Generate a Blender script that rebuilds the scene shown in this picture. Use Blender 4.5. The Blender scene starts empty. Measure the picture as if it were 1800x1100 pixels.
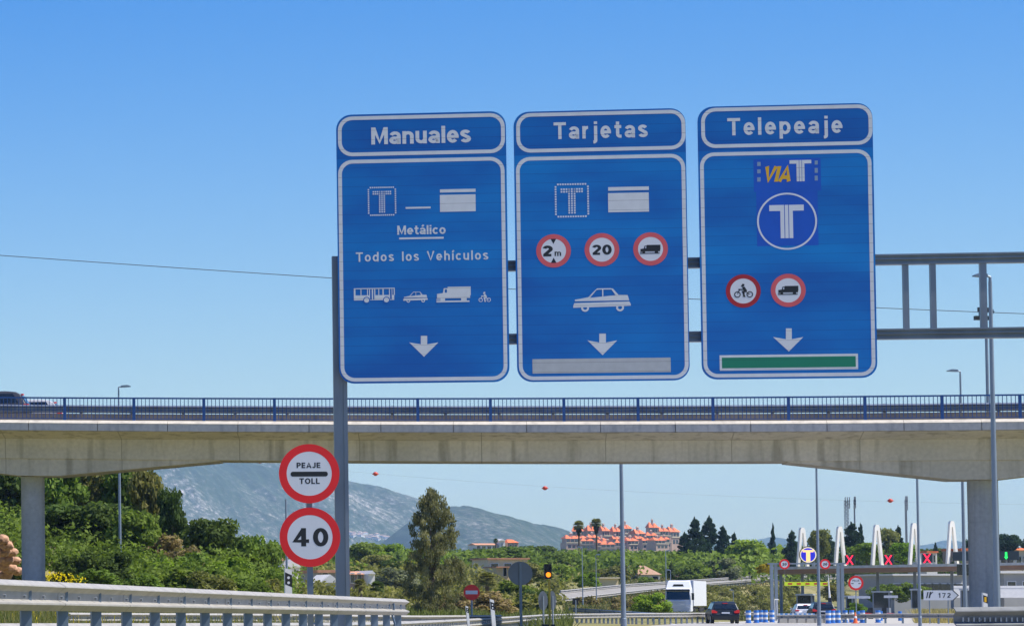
import bpy, math, random
import numpy as np
from mathutils import Vector, Matrix
R = math.radians
rnd = random.Random(7)
scene = bpy.context.scene
col = scene.collection

# ---------------------------------------------------------------- camera
HAZE = 0.000053
F = 6700.0            # focal length in photo pixels (photo 1800 wide)
PX0, PY0 = -1000.0, 711.0
PITCH = math.atan(351.0/F)
EYE = 1.3
cam_d = bpy.data.cameras.new('camera')
cam_d.sensor_width = 36; cam_d.sensor_fit = 'HORIZONTAL'
cam_d.lens = 36*F/1800
cam_d.shift_x = (900-PX0)/1800
cam_d.shift_y = (PY0-550)/1800
cam_d.clip_end = 60000; cam_d.clip_start = 0.5
cam = bpy.data.objects.new('camera', cam_d); col.objects.link(cam)
cam.location = (0, 0, EYE); cam.rotation_euler = (R(90)+PITCH, 0, 0)
scene.camera = cam
# ---------------------------------------------------------------- sky, sun, exposure
SUN_EL, SUN_AZ = R(58), R(109)          # azimuth from +Y towards +X
w = bpy.data.worlds.new('World'); scene.world = w; w.use_nodes = True
nt = w.node_tree; bg = nt.nodes['Background']
sky = nt.nodes.new('ShaderNodeTexSky'); sky.sky_type = 'NISHITA'; sky.sun_disc = False
sky.sun_elevation = SUN_EL; sky.sun_rotation = SUN_AZ
sky.air_density = 1.1; sky.dust_density = 0.3; sky.ozone_density = 7.0; sky.altitude = 0
hs = nt.nodes.new('ShaderNodeHueSaturation'); hs.inputs['Saturation'].default_value = 1.48; hs.inputs['Hue'].default_value = .519; nt.links.new(sky.outputs[0], hs.inputs['Color']); nt.links.new(hs.outputs[0], bg.inputs[0]); bg.inputs[1].default_value = 0.092
sd = bpy.data.lights.new('sun', 'SUN'); sd.energy = 5.0; sd.angle = R(0.5); sd.color = (1, .95, .86)
sun = bpy.data.objects.new('sun', sd); col.objects.link(sun)
sv = Vector((math.cos(SUN_EL)*math.sin(SUN_AZ), math.cos(SUN_EL)*math.cos(SUN_AZ), math.sin(SUN_EL)))
sun.rotation_euler = sv.to_track_quat('Z', 'Y').to_euler(); sun.location = (0, 0, 50)
scene.view_settings.view_transform = 'Standard'; scene.view_settings.look = 'None'
scene.view_settings.exposure = 0.6; scene.view_settings.gamma = 1
scene.cycles.max_bounces = 8; scene.cycles.transparent_max_bounces = 16
scene.cycles.volume_bounces = 1
try: scene.cycles.use_denoising = True
except Exception: pass

# ---------------------------------------------------------------- pixel -> world
cp, sp = math.cos(PITCH), math.sin(PITCH)
def ray(px, py):
    dx = (px-PX0)/F; dy = (PY0-py)/F
    return Vector((dx, cp-dy*sp, sp+dy*cp))
def at(px, py, Y):
    d = ray(px, py); return Vector((d.x*Y/d.y, Y, EYE+d.z*Y/d.y))
def X_(px, Y, py=1062): return at(px, py, Y).x
def Z_(py, Y): return at(900, py, Y).z
def plane_hit(px, py, P, n):
    d = ray(px, py); o = Vector((0, 0, EYE)); return o + d*((P-o).dot(n)/d.dot(n))

# ---------------------------------------------------------------- materials
def mat(name, c, rough=.6, metal=0, var=.0, scale=3, c2=None, stretch=None, spec=.5, bump=0, coord='Object', detail=5, emit=0):
    m = bpy.data.materials.new(name); m.use_nodes = True; nt = m.node_tree; b = nt.nodes['Principled BSDF']
    b.inputs['Roughness'].default_value = rough; b.inputs['Metallic'].default_value = metal
    b.inputs['Specular IOR Level'].default_value = spec
    c = tuple(c); b.inputs['Base Color'].default_value = c+(1,)
    if emit:
        b.inputs['Emission Color'].default_value = c+(1,); b.inputs['Emission Strength'].default_value = emit
    if var or c2:
        tc = nt.nodes.new('ShaderNodeTexCoord'); mp = nt.nodes.new('ShaderNodeMapping'); nz = nt.nodes.new('ShaderNodeTexNoise')
        nt.links.new(tc.outputs[coord], mp.inputs[0]); nt.links.new(mp.outputs[0], nz.inputs[0])
        mp.inputs['Scale'].default_value = stretch or (1, 1, 1)
        nz.inputs['Scale'].default_value = scale; nz.inputs['Detail'].default_value = detail
        rp = nt.nodes.new('ShaderNodeValToRGB'); nt.links.new(nz.outputs[0], rp.inputs[0])
        rp.color_ramp.elements[0].position = .32; rp.color_ramp.elements[1].position = .68
        d = c2 or tuple(x*(1-var) for x in c)
        rp.color_ramp.elements[0].color = tuple(d)+(1,); rp.color_ramp.elements[1].color = c+(1,)
        nt.links.new(rp.outputs[0], b.inputs['Base Color'])
        if bump:
            bp = nt.nodes.new('ShaderNodeBump'); bp.inputs['Strength'].default_value = bump
            nt.links.new(nz.outputs[0], bp.inputs['Height']); nt.links.new(bp.outputs[0], b.inputs['Normal'])
    return m
M = {}
M['steel'] = mat('galvanised steel', (.25, .29, .34), .42, .55, .3, 2.2, stretch=(1, 1, .3))
M['steel_light'] = mat('pale galvanised steel', (.50, .52, .53), .45, .35, .25, 3)
M['rail'] = mat('guardrail zinc', (.36, .345, .31), .55, .0, .22, 4, stretch=(1, 1, 3))
M['rail_post'] = mat('guardrail post steel', (.16, .22, .29), .5, .3, .2, 6)
M['dark'] = mat('black plastic', (.012, .013, .015), .5)
M['black'] = mat('black sign film', (.012, .013, .016), .4)
M['rubber'] = mat('rubber', (.02, .02, .02), .8)
M['white'] = mat('white paint', (.78, .78, .76), .45, 0, .1, 2)
M['white_film'] = mat('white sign film', (.72, .74, .77), .4, 0, .05, 3)
M['red_film'] = mat('red sign film', (.86, .012, .016), .35, 0, .12, 2)
M['deep_red'] = mat('weathered deep red film', (.42, .012, .02), .4, 0, .15, 3); M['faded_mark'] = mat('faded grey blue film', (.22, .32, .45), .45)
M['pale_red'] = mat('faded red film', (.72, .11, .12), .45, 0, .15, 3)
M['red'] = mat('red paint', (.55, .02, .02), .4)
M['cream'] = mat('cream painted steel', (.93, .89, .78), .5, 0, .08, 1)
M['blue_paint'] = mat('blue railing paint', (.018, .09, .30), .45, 0, .2, 2)
M['blue_band'] = mat('blue plastic', (.035, .19, .58), .5)
M['green_film'] = mat('green sign film', (.004, .22, .12), .35, 0, .1, 1)
M['grey_film'] = mat('grey sign film', (.48, .50, .50), .45, 0, .1, 6)
M['legend'] = mat('reflective legend film', (.70, .72, .73), .4, 0, .08, 5)
M['logo_blue'] = mat('deep blue sticker', (.004, .095, .55), .35, 0, .15, 2)
M['yellow_film'] = mat('ochre film', (.75, .42, .01), .4)
M['glass'] = mat('dark glass', (.012, .018, .024), .08, 0, spec=.8)
M['sign_back'] = mat('aluminium sign back', (.24, .27, .31), .4, .4, .2, 1.5)
M['asphalt'] = mat('worn asphalt', (.36, .345, .32), .85, 0, .2, .6)
M['ramp'] = mat('grey ramp asphalt', (.24, .23, .21), .85, 0, .2, .6)
M['concrete_pale'] = mat('pale concrete', (.42, .40, .35), .8, 0, .2, 1.5)
M['brown'] = mat('brown soffit', (.28, .16, .09), .6, 0, .15, 1)
M['yellow_paint'] = mat('yellow pole paint', (.62, .42, .03), .45)
M['lime_film'] = mat('fluorescent yellow film', (.70, .85, .02), .4)
M['orange_ball'] = mat('red orange plastic', (.55, .05, .02), .5)
M['orange_cone'] = mat('orange plastic', (.85, .16, .03), .5)
M['led_red'] = mat('red signal leds', (1, .02, .06), .5, emit=1.2)
M['led_green'] = mat('green signal leds', (.02, 1, .12), .5, emit=1.0)
M['led_amber'] = mat('amber lens', (1, .27, .01), .5, emit=1.2)
M['tail_red'] = mat('tail light', (.6, .01, .01), .3, emit=.12)
M['lamp_grey'] = mat('lamp pole steel', (.26, .31, .37), .4, .4, .15, 1)
M['mast_grey'] = mat('mast steel', (.25, .27, .30), .5, .2)

def concrete(name, c1, c2, stain, streak=(3, 3, .12), joints=None):
    m = bpy.data.materials.new(name); m.use_nodes = True; nt = m.node_tree; b = nt.nodes['Principled BSDF']; N = nt.nodes.new; L = nt.links.new
    b.inputs['Roughness'].default_value = .85; b.inputs['Specular IOR Level'].default_value = .25
    tc = N('ShaderNodeTexCoord')
    n1 = N('ShaderNodeTexNoise'); n1.inputs['Scale'].default_value = .35; n1.inputs['Detail'].default_value = 6; L(tc.outputs['Object'], n1.inputs[0])
    mp = N('ShaderNodeMapping'); mp.inputs['Scale'].default_value = streak; L(tc.outputs['Object'], mp.inputs[0])
    n2 = N('ShaderNodeTexNoise'); n2.inputs['Scale'].default_value = .8; n2.inputs['Detail'].default_value = 4; L(mp.outputs[0], n2.inputs[0])
    n3 = N('ShaderNodeTexNoise'); n3.inputs['Scale'].default_value = 7; n3.inputs['Detail'].default_value = 6; L(tc.outputs['Object'], n3.inputs[0])
    r1 = N('ShaderNodeValToRGB'); L(n1.outputs[0], r1.inputs[0]); e = r1.color_ramp.elements
    e[0].position = .35; e[1].position = .65; e[0].color = c2+(1,); e[1].color = c1+(1,)
    r2 = N('ShaderNodeValToRGB'); L(n2.outputs[0], r2.inputs[0]); e = r2.color_ramp.elements
    e[0].position = .52; e[1].position = .68; e[0].color = (0, 0, 0, 1); e[1].color = (.55, .55, .55, 1)
    mx = N('ShaderNodeMixRGB'); L(r2.outputs[0], mx.inputs[0]); L(r1.outputs[0], mx.inputs[1]); mx.inputs[2].default_value = stain+(1,)
    m2 = N('ShaderNodeMixRGB'); m2.blend_type = 'MULTIPLY'; m2.inputs[0].default_value = .35; L(mx.outputs[0], m2.inputs[1]); L(n3.outputs[0], m2.inputs[2])
    out = m2.outputs[0]
    if joints:
        sx = N('ShaderNodeSeparateXYZ'); L(tc.outputs['Object'], sx.inputs[0])
        md = N('ShaderNodeMath'); md.operation = 'PINGPONG'; md.inputs[1].default_value = joints/2; L(sx.outputs[0], md.inputs[0])
        lt = N('ShaderNodeMath'); lt.operation = 'LESS_THAN'; lt.inputs[1].default_value = .02; L(md.outputs[0], lt.inputs[0])
        m3 = N('ShaderNodeMixRGB'); L(lt.outputs[0], m3.inputs[0]); L(out, m3.inputs[1]); m3.inputs[2].default_value = tuple((x+y)*.42 for x, y in zip(stain, c2))+(1,); out = m3.outputs[0]
    L(out, b.inputs['Base Color'])
    bp = N('ShaderNodeBump'); bp.inputs['Strength'].default_value = .15; bp.inputs['Distance'].default_value = .05; L(n3.outputs[0], bp.inputs['Height']); L(bp.outputs[0], b.inputs['Normal'])
    return m
M['girder'] = concrete('girder concrete', (.74, .69, .58), (.60, .57, .48), (.26, .24, .18), joints=4.6)
M['lip'] = concrete('pale cornice top', (.62, .57, .48), (.54, .50, .43), (.36, .33, .29))
M['cornice'] = concrete('cornice concrete', (.74, .70, .63), (.62, .59, .54), (.36, .36, .36), (4, 4, .6))
M['pier'] = concrete('pier concrete', (.52, .55, .57), (.42, .45, .47), (.28, .30, .32), (4, 4, .1))
M['kerb'] = concrete('dark parapet concrete', (.28, .25, .22), (.19, .18, .17), (.10, .11, .13), (5, 5, .3))

def panel_blue():
    m = bpy.data.materials.new('blue sign planks'); m.use_nodes = True; nt = m.node_tree; b = nt.nodes['Principled BSDF']; N = nt.nodes.new; L = nt.links.new
    b.inputs['Roughness'].default_value = .38; b.inputs['Specular IOR Level'].default_value = .35
    tc = N('ShaderNodeTexCoord'); sx = N('ShaderNodeSeparateXYZ'); L(tc.outputs['Object'], sx.inputs[0])
    oi = N('ShaderNodeObjectInfo')
    # one tint per plank, plus slow wear
    fl = N('ShaderNodeMath'); fl.operation = 'SNAP'; fl.inputs[1].default_value = .19; L(sx.outputs[2], fl.inputs[0])
    cb = N('ShaderNodeCombineXYZ'); L(fl.outputs[0], cb.inputs[2]); L(oi.outputs['Random'], cb.inputs[1])
    wn = N('ShaderNodeTexWhiteNoise'); wn.noise_dimensions = '3D'; L(cb.outputs[0], wn.inputs[0])
    mp = N('ShaderNodeMapping'); mp.inputs['Scale'].default_value = (.5, 1, 1.4); L(tc.outputs['Object'], mp.inputs[0])
    ad = N('ShaderNodeVectorMath'); L(mp.outputs[0], ad.inputs[0])
    cc = N('ShaderNodeCombineXYZ'); L(oi.outputs['Random'], cc.inputs[0]); sc2 = N('ShaderNodeVectorMath'); sc2.operation = 'SCALE'; sc2.inputs['Scale'].default_value = 50; L(cc.outputs[0], sc2.inputs[0]); L(sc2.outputs[0], ad.inputs[1])
    nz = N('ShaderNodeTexNoise'); nz.inputs['Scale'].default_value = .75; nz.inputs['Detail'].default_value = 3; L(ad.outputs[0], nz.inputs[0])
    mix = N('ShaderNodeMath'); mix.operation = 'MULTIPLY_ADD'; L(wn.outputs[0], mix.inputs[0]); mix.inputs[1].default_value = .06; L(nz.outputs[0], mix.inputs[2])
    rp = N('ShaderNodeValToRGB'); L(mix.outputs[0], rp.inputs[0]); e = rp.color_ramp.elements
    e[0].position = .38; e[1].position = .72; e[0].color = (.003, .13, .46, 1); e[1].color = (.002, .22, .60, 1)
    pp = N('ShaderNodeMath'); pp.operation = 'PINGPONG'; pp.inputs[1].default_value = .095; L(sx.outputs[2], pp.inputs[0])
    lt = N('ShaderNodeMath'); lt.operation = 'LESS_THAN'; lt.inputs[1].default_value = .0025; L(pp.outputs[0], lt.inputs[0])
    mx = N('ShaderNodeMixRGB'); L(lt.outputs[0], mx.inputs[0]); L(rp.outputs[0], mx.inputs[1]); mx.inputs[2].default_value = (.008, .07, .30, 1)
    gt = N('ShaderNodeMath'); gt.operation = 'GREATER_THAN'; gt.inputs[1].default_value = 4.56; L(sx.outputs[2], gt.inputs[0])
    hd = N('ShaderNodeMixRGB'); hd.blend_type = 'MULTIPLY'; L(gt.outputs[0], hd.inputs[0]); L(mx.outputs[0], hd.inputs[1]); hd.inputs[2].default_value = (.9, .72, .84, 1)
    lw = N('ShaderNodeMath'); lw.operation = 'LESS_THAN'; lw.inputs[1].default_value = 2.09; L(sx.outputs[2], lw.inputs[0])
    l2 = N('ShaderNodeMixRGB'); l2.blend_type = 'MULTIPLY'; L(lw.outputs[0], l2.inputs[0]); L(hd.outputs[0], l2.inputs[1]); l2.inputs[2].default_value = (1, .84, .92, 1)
    L(l2.outputs[0], b.inputs['Base Color'])
    return m
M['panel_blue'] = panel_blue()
def plank_lines(m, step=.19, half=.004, dk=.55):
    nt = m.node_tree; b = nt.nodes['Principled BSDF']; N = nt.nodes.new; L = nt.links.new; src = b.inputs['Base Color'].links[0].from_socket
    tc = N('ShaderNodeTexCoord'); sx = N('ShaderNodeSeparateXYZ'); L(tc.outputs['Object'], sx.inputs[0]); pp = N('ShaderNodeMath'); pp.operation = 'PINGPONG'; pp.inputs[1].default_value = step/2; L(sx.outputs[2], pp.inputs[0])
    lt = N('ShaderNodeMath'); lt.operation = 'LESS_THAN'; lt.inputs[1].default_value = half; L(pp.outputs[0], lt.inputs[0]); mx = N('ShaderNodeMixRGB'); mx.blend_type = 'MULTIPLY'; L(lt.outputs[0], mx.inputs[0]); L(src, mx.inputs[1]); mx.inputs[2].default_value = (dk, dk, dk, 1); L(mx.outputs[0], b.inputs['Base Color'])
plank_lines(M['legend']); plank_lines(M['grey_film']); plank_lines(M['green_film'], dk=.7)
M['rail_dark'] = mat('weathered dark guardrail', (.24, .25, .25), .75, 0, .35, 3, stretch=(1, 1, 3), spec=.15)

def leaf_material():
    m = bpy.data.materials.new('leaves'); m.use_nodes = True; nt = m.node_tree; N = nt.nodes.new; L = nt.links.new
    b = nt.nodes['Principled BSDF']; out = nt.nodes['Material Output']
    oi = N('ShaderNodeObjectInfo'); at_ = N('ShaderNodeAttribute'); at_.attribute_name = 'tint'
    mx = N('ShaderNodeMixRGB'); L(at_.outputs['Fac'], mx.inputs[0])
    dk = N('ShaderNodeMixRGB'); dk.blend_type = 'MULTIPLY'; dk.inputs[0].default_value = 1; L(oi.outputs['Color'], dk.inputs[1]); dk.inputs[2].default_value = (.42, .46, .42, 1)
    L(dk.outputs[0], mx.inputs[1]); L(oi.outputs['Color'], mx.inputs[2])
    L(mx.outputs[0], b.inputs['Base Color']); b.inputs['Roughness'].default_value = .85; b.inputs['Specular IOR Level'].default_value = .08
    tr = N('ShaderNodeBsdfTranslucent'); ml = N('ShaderNodeMixRGB'); ml.blend_type = 'MULTIPLY'; ml.inputs[0].default_value = 1
    L(mx.outputs[0], ml.inputs[1]); ml.inputs[2].default_value = (1.4, 1.5, .7, 1); L(ml.outputs[0], tr.inputs[0])
    ms = N('ShaderNodeMixShader'); ms.inputs[0].default_value = .35; L(b.outputs[0], ms.inputs[1]); L(tr.outputs[0], ms.inputs[2]); L(ms.outputs[0], out.inputs[0])
    return m
M['leaf'] = leaf_material()
M['bark'] = mat('bark', (.13, .095, .065), .9, 0, .4, 8)

# ---------------------------------------------------------------- mesh helpers
class MB:
    def __init__(s): s.v = []; s.f = []; s.m = []
    def add(s, vs, fs, mi=0):
        b = len(s.v); s.v += [tuple(v) for v in vs]; s.f += [tuple(i+b for i in f) for f in fs]; s.m += [mi]*len(fs); return s
    def box(s, x0, x1, y0, y1, z0, z1, mi=0):
        return s.add([(x0, y0, z0), (x1, y0, z0), (x1, y1, z0), (x0, y1, z0), (x0, y0, z1), (x1, y0, z1), (x1, y1, z1), (x0, y1, z1)],
                     [(0, 3, 2, 1), (4, 5, 6, 7), (0, 1, 5, 4), (1, 2, 6, 5), (2, 3, 7, 6), (3, 0, 4, 7)], mi)
    def tube(s, pts, rs, n=8, mi=0, cap=True):
        pts = [Vector(p) for p in pts]
        if not hasattr(rs, '__len__'): rs = [rs]*len(pts)
        vs = []; fs = []
        for i, p in enumerate(pts):
            d = (pts[min(i+1, len(pts)-1)]-pts[max(i-1, 0)]).normalized()
            u = d.cross(Vector((0, 1, 0)) if abs(d.y) < .9 else Vector((1, 0, 0))).normalized(); v = d.cross(u)
            for k in range(n):
                a = 2*math.pi*k/n; vs.append(p+(u*math.cos(a)+v*math.sin(a))*rs[i])
        for i in range(len(pts)-1):
            for k in range(n):
                k2 = (k+1) % n; fs.append((i*n+k, i*n+k2, (i+1)*n+k2, (i+1)*n+k))
        if cap: fs.append(tuple(range(n-1, -1, -1))); fs.append(tuple((len(pts)-1)*n+k for k in range(n)))
        return s.add(vs, fs, mi)
    def poly(s, pts, y0, y1, mi=0):
        """2D (x,z) polygon extruded from y0 (front, towards -Y) to y1"""
        n = len(pts)
        a = sum(pts[i][0]*pts[(i+1) % n][1]-pts[(i+1) % n][0]*pts[i][1] for i in range(n))
        if a < 0: pts = pts[::-1]
        vs = [(p[0], y0, p[1]) for p in pts]+[(p[0], y1, p[1]) for p in pts]
        fs = [tuple(range(n)), tuple(range(2*n-1, n-1, -1))]
        fs += [(i, n+i, n+(i+1) % n, (i+1) % n) for i in range(n)]
        return s.add(vs, fs, mi)
    def ring(s, outer, inner, y0, y1, mi=0):
        n = len(outer); vs = [(p[0], y0, p[1]) for p in outer]+[(p[0], y0, p[1]) for p in inner]+[(p[0], y1, p[1]) for p in outer]+[(p[0], y1, p[1]) for p in inner]
        fs = []
        for i in range(n):
            j = (i+1) % n
            fs += [(i, j, n+j, n+i), (i, 2*n+i, 2*n+j, j), (n+i, n+j, 3*n+j, 3*n+i)]
        return s.add(vs, fs, mi)
    def sweep(s, prof, path, mi=0):
        """closed profile [(d,z)] (d = towards the camera side, i.e. right-hand normal) swept along path"""
        path = [Vector(p) for p in path]; n = len(prof); vs = []; fs = []
        for i, p in enumerate(path):
            t = path[min(i+1, len(path)-1)]-path[max(i-1, 0)]; t.z = 0; t.normalize(); nn = Vector((t.y, -t.x, 0))
            if nn.y > 0: nn = -nn
            for d, z in prof: vs.append(p+nn*d+Vector((0, 0, z)))
        for i in range(len(path)-1):
            for k in range(n):
                k2 = (k+1) % n; fs.append((i*n+k, (i+1)*n+k, (i+1)*n+k2, i*n+k2))
        fs.append(tuple(range(n))); fs.append(tuple((len(path)-1)*n+k for k in range(n-1, -1, -1)))
        return s.add(vs, fs, mi)
    def ball(s, c, r, sx=1, sy=1, sz=1, nu=10, nv=6, mi=0):
        vs = [(c[0], c[1], c[2]+r*sz)]; fs = []
        for i in range(1, nv):
            for k in range(nu):
                a = 2*math.pi*k/nu; b = math.pi*i/nv
                vs.append((c[0]+r*sx*math.sin(b)*math.cos(a), c[1]+r*sy*math.sin(b)*math.sin(a), c[2]+r*sz*math.cos(b)))
        vs.append((c[0], c[1], c[2]-r*sz))
        for k in range(nu): fs.append((0, 1+k, 1+(k+1) % nu))
        for i in range(nv-2):
            for k in range(nu): fs.append((1+i*nu+k, 1+(i+1)*nu+k, 1+(i+1)*nu+(k+1) % nu, 1+i*nu+(k+1) % nu))
        L = len(vs)-1
        for k in range(nu): fs.append((L, 1+(nv-2)*nu+(k+1) % nu, 1+(nv-2)*nu+k))
        return s.add(vs, fs, mi)
    def build(s, name, mats, parent=None, loc=(0, 0, 0), smooth=False, label=None):
        me = bpy.data.meshes.new(name); me.from_pydata(s.v, [], s.f)
        for m in (mats if isinstance(mats, (list, tuple)) else [mats]): me.materials.append(M[m] if isinstance(m, str) else m)
        me.polygons.foreach_set('material_index', s.m)
        if smooth: me.polygons.foreach_set('use_smooth', [True]*len(s.f))
        me.update(); me.validate()
        o = bpy.data.objects.new(name, me); col.objects.link(o); o.parent = parent; o.location = loc
        if label: o['label'] = label
        return o
def tag(o, label, cat, group=None):
    o['label'] = label; o['category'] = cat
    if group: o['group'] = group
    return o
def thing(name, label, cat, loc=(0, 0, 0), rz=0, group=None):
    o = bpy.data.objects.new(name, None); col.objects.link(o); o.location = loc; o.rotation_euler = (0, 0, rz)
    o.empty_display_size = .2
    return tag(o, label, cat, group)
KIDS = {}
def copy_tree(o, parent=None):
    c = o.copy(); col.objects.link(c); c.parent = parent
    for ch in o.children: copy_tree(ch, c)
    return c

# ---------------------------------------------------------------- 2D shapes and lettering
def arc(cx, cy, rx, ry, a0, a1, n=12):
    return [(cx+rx*math.cos(R(a0+(a1-a0)*i/n)), cy+ry*math.sin(R(a0+(a1-a0)*i/n))) for i in range(n+1)]
def circle(cx, cy, r, n=40): return [(cx+r*math.cos(2*math.pi*i/n), cy+r*math.sin(2*math.pi*i/n)) for i in range(n)]
def rrect(x0, z0, x1, z1, r, n=7):
    p = []
    for cx, cz, a in ((x1-r, z1-r, 0), (x0+r, z1-r, 90), (x0+r, z0+r, 180), (x1-r, z0+r, 270)):
        p += [(cx+r*math.cos(R(a+90*i/n)), cz+r*math.sin(R(a+90*i/n))) for i in range(n+1)]
    return p
XH = .74
def o_(cx=.3): return arc(cx, .37, .205, .28, 0, 360, 20)
ACH = [arc(.285, .46, .19, .185, 180, 0, 10)+[(.475, 0)]]
GL = {
 'M': ([[(.1, 0), (.1, 1)], [(.13, .97), (.42, .14), (.71, .97)], [(.74, 0), (.74, 1)]], .84),
 'a': ([arc(.28, .48, .19, .165, 165, 0, 8)+[(.47, .0)], arc(.25, .22, .165, .13, 40, 320, 12), [(.36, .35), (.47, .39)], [(.36, .12), (.47, .2)]], .57),
 'n': ([[(.1, 0), (.1, XH)]]+ACH, .58), 'h': ([[(.1, 0), (.1, 1)]]+ACH, .58),
 'm': ([[(.1, 0), (.1, XH)], arc(.25, .48, .15, .165, 180, 0, 8)+[(.4, 0)], arc(.55, .48, .15, .165, 180, 0, 8)+[(.7, 0)]], .8),
 'u': ([[(.1, XH)]+arc(.285, .28, .185, .185, 180, 360, 10), [(.475, 0), (.475, XH)]], .58),
 'l': ([[(.1, 0), (.1, 1)]], .2), 'i': ([[(.1, 0), (.1, XH)], [(.1, .84), (.1, 1)]], .2), 'í': ([[(.1, 0), (.1, XH)], [(.06, .83), (.2, 1.04)]], .2),
 'I': ([[(.1, 0), (.1, 1)]], .2),
 'e': ([arc(.29, .37, .195, .28, 0, 318, 18), [(.1, .36), (.585, .36)]], .59),
 's': ([arc(.26, .535, .165, .12, 15, 245, 10)+arc(.27, .215, .17, .125, 70, -165, 10)], .53),
 'r': ([[(.1, 0), (.1, XH)], arc(.31, .45, .2, .2, 180, 85, 6)], .38),
 't': ([[(.2, .96)]+arc(.34, .22, .14, .13, 180, 270, 5)+[(.41, .09)], [(.03, .66), (.4, .66)]], .43),
 'j': ([[(.2, XH)]+arc(.08, -.12, .12, .1, 0, -95, 5), [(.2, .84), (.2, 1)]], .3),
 'p': ([[(.1, -.25), (.1, XH)], o_(.305)], .6), 'd': ([[(.5, 0), (.5, 1)], o_(.295)], .6),
 'o': ([o_()], .6), 'c': ([arc(.3, .37, .205, .28, 42, 318, 16)], .56),
 'T': ([[(0, .905), (.68, .905)], [(.34, 0), (.34, .83)]], .68),
 'V': ([[(.07, 1), (.36, .08), (.65, 1)]], .72),
 'A': ([[(.07, 0), (.37, .93), (.67, 0)], [(.18, .28), (.56, .28)]], .74),
 'E': ([[(.1, 0), (.1, 1)], [(.12, .905), (.55, .905)], [(.12, .5), (.51, .5)], [(.12, .095), (.55, .095)]], .57),
 'L': ([[(.1, 0), (.1, 1)], [(.12, .095), (.54, .095)]], .55),
 'P': ([[(.1, 0), (.1, 1)], [(.12, .905), (.32, .905)]+arc(.34, .68, .18, .225, 90, -90, 8)+[(.12, .455)]], .6),
 'J': ([[(.4, 1)]+arc(.24, .26, .16, .17, 0, -170, 8)], .5),
 'O': ([arc(.4, .5, .3, .405, 0, 360, 24)], .8),
 '0': ([arc(.31, .5, .21, .405, 0, 360, 24)], .62),
 '1': ([[(.3, 0), (.3, 1)], [(.1, .72), (.32, .9)]], .42),
 '2': ([arc(.3, .69, .2, .215, 165, -25, 10)+[(.1, .1)], [(.03, .095), (.53, .095)]], .56),
 '4': ([[(.44, 0), (.44, 1)], [(.44, .93), (.09, .29), (.66, .29)]], .68),
 '7': ([[(.03, .905), (.5, .905), (.2, 0)]], .55),
 '5': ([[(.5, .905), (.14, .905), (.12, .55)]+arc(.3, .33, .2, .24, 130, -160, 10)], .58),
}
GL['á'] = (GL['a'][0]+[[(.24, .84), (.38, 1.04)]], .57)
def stroke(mb, pts, wd, y, th, fx=lambda p: p, mi=0):
    P = [Vector(p) for p in pts]; closed = (P[0]-P[-1]).length < 1e-6
    if closed: P = P[:-1]
    n = len(P); lft = []; rgt = []
    for i in range(n):
        a = P[(i-1) % n] if (closed or i > 0) else None; b = P[(i+1) % n] if (closed or i < n-1) else None
        d1 = (P[i]-a).normalized() if a is not None else None; d2 = (b-P[i]).normalized() if b is not None else None
        if d1 is None: d1 = d2
        if d2 is None: d2 = d1
        n1 = Vector((-d1.y, d1.x)); n2 = Vector((-d2.y, d2.x)); k = n1+n2
        k = n1 if k.length < 1e-4 else k.normalized(); c = max(.78, k.dot(n1)); k = k*(wd/2/c)
        lft.append(P[i]+k); rgt.append(P[i]-k)
    vs = []; fs = []
    for i in range(n):
        for q in (lft[i], rgt[i]):
            x, z = fx((q.x, q.y)); vs.append((x, y, z)); vs.append((x, y+th, z))
    for i in range(n if closed else n-1):
        a = 4*i; b = 4*((i+1) % n)
        fs += [(a, a+2, b+2, b), (a, b, b+1, a+1), (a+2, a+3, b+3, b+2)]
    if not closed: fs += [(0, 1, 3, 2), (4*n-4, 4*n-2, 4*n-1, 4*n-3)]
    mb.add(vs, fs, mi)
def text(mb, s, x, z, W, H, y=-.03, th=.004, wt=.19, track=.13, shear=0, mi=0):
    """text with its left foot at x,z; total width W, cap height H"""
    adv = sum((GL[c][1] if c != ' ' else .42) for c in s)+track*(len(s)-1); k = W/adv; cx = 0; q = 0
    for c in s:
        if c != ' ':
            for st in GL[c][0]:
                stroke(mb, st, wt, y-.0008*(q % 3), th, lambda p, cx=cx: (x+(p[0]+cx+shear*p[1])*k, z+p[1]*H), mi); q += 1
            cx += GL[c][1]+track
        else: cx += .42+track
    return mb

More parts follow.
